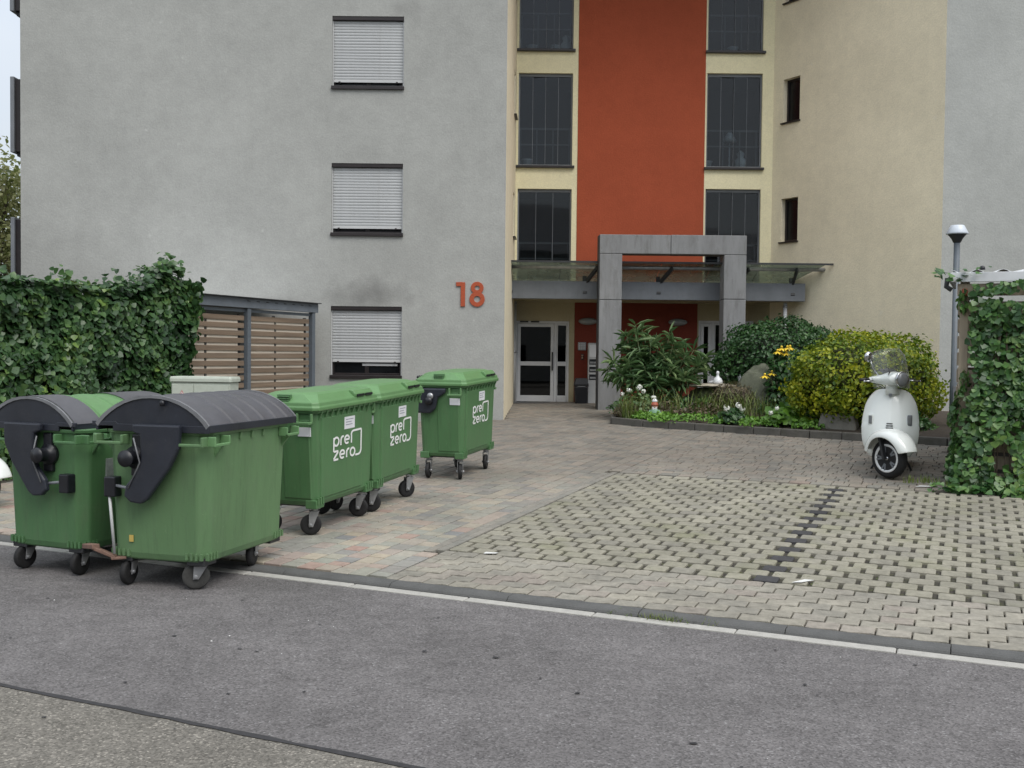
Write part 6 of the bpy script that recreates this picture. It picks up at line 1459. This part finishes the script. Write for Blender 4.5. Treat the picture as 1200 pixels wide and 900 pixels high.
    g = MB(); g.T = S; g.lathe([(.05, -.50), (.045, -.5195)], 18, 'y', (0, 0, 1.160)); g.build('reflector', Bk, hb)
    d = MB(); d.T = S; d.loft([[(-.12, -.33, 1.235), (.12, -.33, 1.235), (.10, -.22, 1.26), (-.10, -.22, 1.26)], [(-.10, -.30, 1.275), (.10, -.30, 1.275), (.085, -.235, 1.285), (-.085, -.235, 1.285)]]); d.build('dashboard', Bk, t, .01)
    for sx in (-1, 1):
        b_ = MB(); b_.T = S; b_.tube([(sx*.30, -.305, 1.155), (sx*.42, -.285, 1.15)], .019, 10); b_.build('grip', Bk, t)
        b_ = MB(); b_.T = S; b_.tube([(sx*.27, -.34, 1.145), (sx*.33, -.39, 1.14), (sx*.43, -.375, 1.135)], [.010, .009, .007], 8); b_.lathe([(.001, -.01), (.014, 0), (.001, .01)], 8, 'x', (sx*.435, -.375, 1.135)); b_.build('brake_lever', M['chrome'], t)
    # windscreen: curved clear sheet on a bracket
    pts = []; NW, NH = 13, 9
    for j in range(NH):
        v_ = j/(NH-1); hw = .250+.045*math.sin(PI*min(1, .25+v_*.6))-.075*max(0, (v_-.85)/.15)**2
        for i in range(NW):
            u_ = -1+2*i/(NW-1); pts.append((hw*u_, -.50+.10*v_+.13*u_*u_, 1.05+.48*v_-.035*u_**4*v_))
    q = MB(); q.T = S; q.smooth = True; q.grid(pts, NW, NH); ws = q.build('windscreen', M['screen_glass'], t); sd = ws.modifiers.new('thick', 'SOLIDIFY'); sd.thickness = .004
    q = MB(); q.T = S
    for sx in (-1, 1): q.tube([(sx*.10, -.40, 1.20), (sx*.12, -.455, 1.25)], .007, 6)
    q.build('screen_bracket', Bk, t)
    # mirrors
    for sx in (-1,):
        m_ = MB(); m_.T = S; m_.tube([(sx*.17, -.33, 1.19), (sx*.24, -.30, 1.30), (sx*.27, -.28, 1.40)], .008, 8); mm = m_.build('mirror', M['chrome'], t)
        k = MB(); k.T = S @ Matrix.Translation((sx*.285, -.28, 1.425)); k.smooth = True; k.lathe([(.001, -.028), (.04, -.024), (.062, -.006), (.064, .008), (.056, .016), (.001, .017)], 22, 'y'); k.build('mirror_head', M['steel_grey'] if sx > 0 else M['chrome'], mm)
    # floor, rear body, seat, side cowls, tail lamp, rack
    fl_ = MB(); fl_.loft([rect8(.19, .22, .04, .235), rect8(.20, .23, .04, .275)]); o_ = fl_.build('floorboard', Bk, t, .008); o_.location = (0, -.16, 0)
    bd_ = MB(); bd_.smooth = True; secs = []
    for y, hw, zb, zt in ((.06, .13, .27, .60), (.12, .19, .26, .66), (.28, .235, .26, .70), (.50, .245, .30, .72), (.72, .215, .38, .72), (.90, .14, .50, .70), (.98, .07, .56, .66)):
        zc, rz_ = (zb+zt)/2, (zt-zb)/2; secs.append([(hw*math.copysign(abs(math.cos(a))**.75, math.cos(a)), y, zc+rz_*math.copysign(abs(math.sin(a))**.75, math.sin(a))) for a in [2*PI*i/20 for i in range(20)]])
    bd_.loft(secs); bo_ = bd_.build('rear_body', Wm, t); sb2 = bo_.modifiers.new('sub', 'SUBSURF'); sb2.levels = 1; sb2.render_levels = 1
    for sx in (-1, 1):
        cw_ = MB(); cw_.smooth = True; secs = []
        for y, ro, z_, k in ((.20, .05, .50, .12), (.32, .075, .50, .17), (.52, .085, .48, .19), (.74, .07, .49, .16), (.88, .04, .51, .10)): secs.append([(sx*(.215+ro*math.cos(a)), y, z_+k*math.sin(a)) for a in [2*PI*i/14 for i in range(14)]])
        cw_.loft(secs); cw_.build('side_cowl', Wm, t)
    st_ = MB(); st_.smooth = True; secs = []
    for y, hw, z0_, z1_ in ((.04, .10, .70, .76), (.16, .14, .71, .80), (.40, .15, .72, .80), (.52, .155, .72, .84), (.74, .14, .72, .85), (.86, .09, .73, .80)):
        zc, rz_ = (z0_+z1_)/2, (z1_-z0_)/2; secs.append([(hw*math.copysign(abs(math.cos(a))**.6, math.cos(a)), y, zc+rz_*math.copysign(abs(math.sin(a))**.6, math.sin(a))) for a in [2*PI*i/18 for i in range(18)]])
    st_.loft(secs); st_.build('seat', M['seat_vinyl'], t)
    MB().box(-.07, .07, .945, 1.0, .565, .645).build('tail_lamp', M['lens_red'], t, .015)
    MB().loft([[(-.10, .90, .50), (.10, .90, .50), (.10, .90, .53), (-.10, .90, .53)], [(-.11, 1.06, .20), (.11, 1.06, .20), (.11, 1.075, .21), (-.11, 1.075, .21)]]).build('rear_flap', Bk, t, .006)
    ex_ = MB(); ex_.tube([(.14, .30, .20), (.19, .55, .24), (.20, .98, .30)], [.03, .06, .055], 12); ex_.build('exhaust', M['steel_dark'], t)
    en_ = MB(); en_.box(-.16, .10, .38, .78, .16, .34); en_.build('engine', M['steel_dark'], t, .03)
    sk = MB(); sk.tube([(-.24, .14, .01), (-.12, .22, .24), (.12, .22, .24), (.24, .14, .01)], .014, 8); sk.build('stand', M['steel_dark'], t)
    return t
xs_, ys_ = 4.98, 13.40
scooter((xs_, ys_, gz(xs_, ys_)-.012), rad(-23), 46, 'white motor scooter with a clear windscreen parked in front of the yellow shrub')
p = lot(-5.95, .75); s2 = scooter((p[0]-.35, p[1]+.05, p[2]), rad(96), -20, 'white scooter tail showing at the left edge behind the container')

# ------------------------------------------------------------------ tree beyond the left corner, litter, leaves on the road
tr = empty('tree', (-15.2, 29, .4), 0, 'pale green leafy tree behind the left corner of the apartment block', 'tree')
mb = MB(); mb.tube([(0, 0, -.5), (.1, 0, 1.5), (0, .1, 3.2), (.2, 0, 4.6)], [.22, .18, .14, .07], 10); mb.build('trunk', M['bark'], tr)
mb = MB(); tips = []
for i in range(16):
    a = i*2.4; z0_ = 1.6+i*.17; l = 1.9-.06*i; e_ = Vector((math.cos(a)*l, math.sin(a)*l, z0_+1.2+.05*i)); mb.tube([(0, 0, z0_), (e_.x*.5, e_.y*.5, z0_+.5), tuple(e_)], [.07, .045, .015], 6); tips.append(e_)
    for k in range(3): q = e_+Vector((rnd.gauss(0, .5), rnd.gauss(0, .5), rnd.uniform(.2, .7))); mb.tube([tuple(e_*.8), tuple(q)], [.025, .008], 5); tips.append(q)
mb.build('limbs', M['bark'], tr)
P = []; Nn = []
for e_ in tips:
    for k in range(170):
        d = Vector((rnd.gauss(0, .42), rnd.gauss(0, .42), rnd.gauss(0, .36))); q = e_+d+Vector(tr.location)
        P.append(q); Nn.append((d.x, d.y, abs(d.z)+.3))
leaves('crown', np.array(P), np.array(Nn), .15, M['tree_leaf'], tr, 'oval', .4)
def scrap(name, label, cat, loc, pts, m, dz=.006):
    mb = MB(); n = len(pts); vs = [(x, y, .004*math.sin(i*2.1)+.003) for i, (x, y) in enumerate(pts)]; vs2 = [(x, y, z-.0025) for x, y, z in vs]; mb.add(vs+vs2, [tuple(range(n)), tuple(reversed(range(n, 2*n)))]+[(i, n+i, n+(i+1) % n, (i+1) % n) for i in range(n)])
    o = mb.build(name, m); o.location = loc; tag(o, label, cat); return o
p = lot(3.75, 6.33, .006); scrap('paper_scrap', 'crumpled white paper scrap on the paving beside the ivy screen', 'litter', p, [(-.14, -.03), (.02, -.06), (.15, -.02), (.10, .05), (-.05, .06)], M['paper'])
p = lot(3.05, 1.30, .006); scrap('paper_strip', 'thin white paper strip on the front row of the parking bay', 'litter', p, [(-.10, -.05), (-.03, -.06), (.10, .05), (.03, .06)], M['paper'])
p = lot(.42, 1.22, .006); scrap('paper_scrap', 'small white paper scrap on the parking bay near its left corner', 'litter', p, [(-.06, -.03), (.05, -.04), (.07, .03), (-.04, .04)], M['paper'])
SPOTS = [(-.52, 6.21), (-.80, 6.96), (-3.38, 7.44), (-2.8, 7.15), (-2.14, 6.49), (-1.34, 6.36), (-2.3, 5.02), (-2.24, 4.82), (.87, 4.77), (-.2, 6.3), (-.08, 6.1), (2.2, 5.9), (-1.7, 4.4)]
mb = MB()
def flake(x, y, r):
    n = 5; mb.add([(x+r*math.cos(2*PI*k/n+x)*rnd.uniform(.6, 1.3), y+r*.7*math.sin(2*PI*k/n+x)*rnd.uniform(.6, 1.3), .005+.004*rnd.random()) for k in range(n)], [tuple(range(n))])
for i in range(46):
    a, b_ = rnd.uniform(-4, 5), rnd.uniform(-4, -.2); p = roadp(a, b_); flake(p[0], p[1], rnd.uniform(.006, .022))
for (x, y) in SPOTS[::2]: flake(x, y, rnd.uniform(.014, .026))
tag(mb.build('dead_leaves', M['tar']), 'small dark leaf crumbs scattered over the asphalt', 'leaf litter', kind='stuff')
mb = MB()
for i in range(24):
    p = roadp(rnd.uniform(-4, 5), rnd.uniform(-4, -.2)); r_ = rnd.uniform(.003, .008); mb.lathe([(r_, .001), (r_*.8, r_*.7), (.0005, r_)], 5, 'z', (p[0], p[1], 0))
tag(mb.build('grit', M['paper']), 'pale grit and pebbles scattered over the asphalt', 'grit', kind='stuff')
# weeds in the kerb joint and moss tufts in the open joints of the bays
V = []; F = []
def weed(x, y, z, h, n):
    for k in range(n):
        a = rnd.random()*2*PI; l = h*rnd.uniform(.3, .9); w_ = .004; n0 = len(V); px, py = x+rnd.gauss(0, .02), y+rnd.gauss(0, .02)
        V.extend([(px-w_*math.sin(a), py+w_*math.cos(a), z), (px+w_*math.sin(a), py-w_*math.cos(a), z), (px+l*math.cos(a), py+l*math.sin(a), z+h*rnd.uniform(.4, 1))]); F.append((n0, n0+1, n0+2))
for (a, b_, s_) in ((2.25, .02, .16), (2.35, .03, .12), (-.1, 1.19, .04), (-.3, 2, .04)):
    for k in range(14): q = roadp(a+rnd.gauss(0, s_), b_+rnd.gauss(0, .008)); weed(q[0], q[1], .012, .05, 5)
for i in range(1300):
    r = rnd.randrange(nrow); k = rnd.randrange(0, 30); b_ = GB0+.02+BR*(r+.5); a = .16+BP*(k+.5+(.5 if r % 2 else 0))
    if noise.noise(Vector((a*.8, b_*.8, 3))) < -.02: continue
    q = lot(a, b_, -.014); weed(q[0], q[1], q[2], .022, 7)
me = bpy.data.meshes.new('joint_weeds'); me.from_pydata(V, [], F); me.materials.append(M['grass_leaf']); o = bpy.data.objects.new('joint_weeds', me); COL.objects.link(o)
tag(o, 'tiny weeds growing in the open joints and along the kerb', 'weeds', kind='stuff')
# dark spill where the ground stays dry and grass edge under the ivy screen
blades('edge_grass', 'short grass fringe along the foot of the ivy screen', [(lot(SA+.35*i, SB-.16)[0], lot(SA+.35*i, SB-.16)[1], .2, .08) for i in range(-1, 14)], M['grass_leaf'], 60, .10, .005)

# ------------------------------------------------------------------ unseen houses behind the viewer, added for pane reflections and to darken the entrance
hs = empty('added_house_row', (0, -19, 0), 0, 'unseen row of plain houses across the street, added for the pane reflections', 'house')
for k, (x0, x1, h_) in enumerate(((-34, -13, 7.5), (-11, 8, 8.5), (11, 34, 7.0))):
    MB().box(x0, x1, -9, 0, 0, h_).build('wall', M['plaster_tan_shaded_cream' if k != 1 else 'plaster_grey'], hs)
    MB().prism([(.5, h_-.1), (-4.5, h_+3.6), (-9.5, h_-.1)], 'x', x0-.4, x1+.4).build('roof', M['steel_grey'], hs)
    for i in range(int((x1-x0)//3.2)):
        for z in (1.0, 3.9): MB().box(x0+1+3.2*i, x0+2.3+3.2*i, -.05, .04, z, z+1.4).build('window', M['pane_dark'], hs)
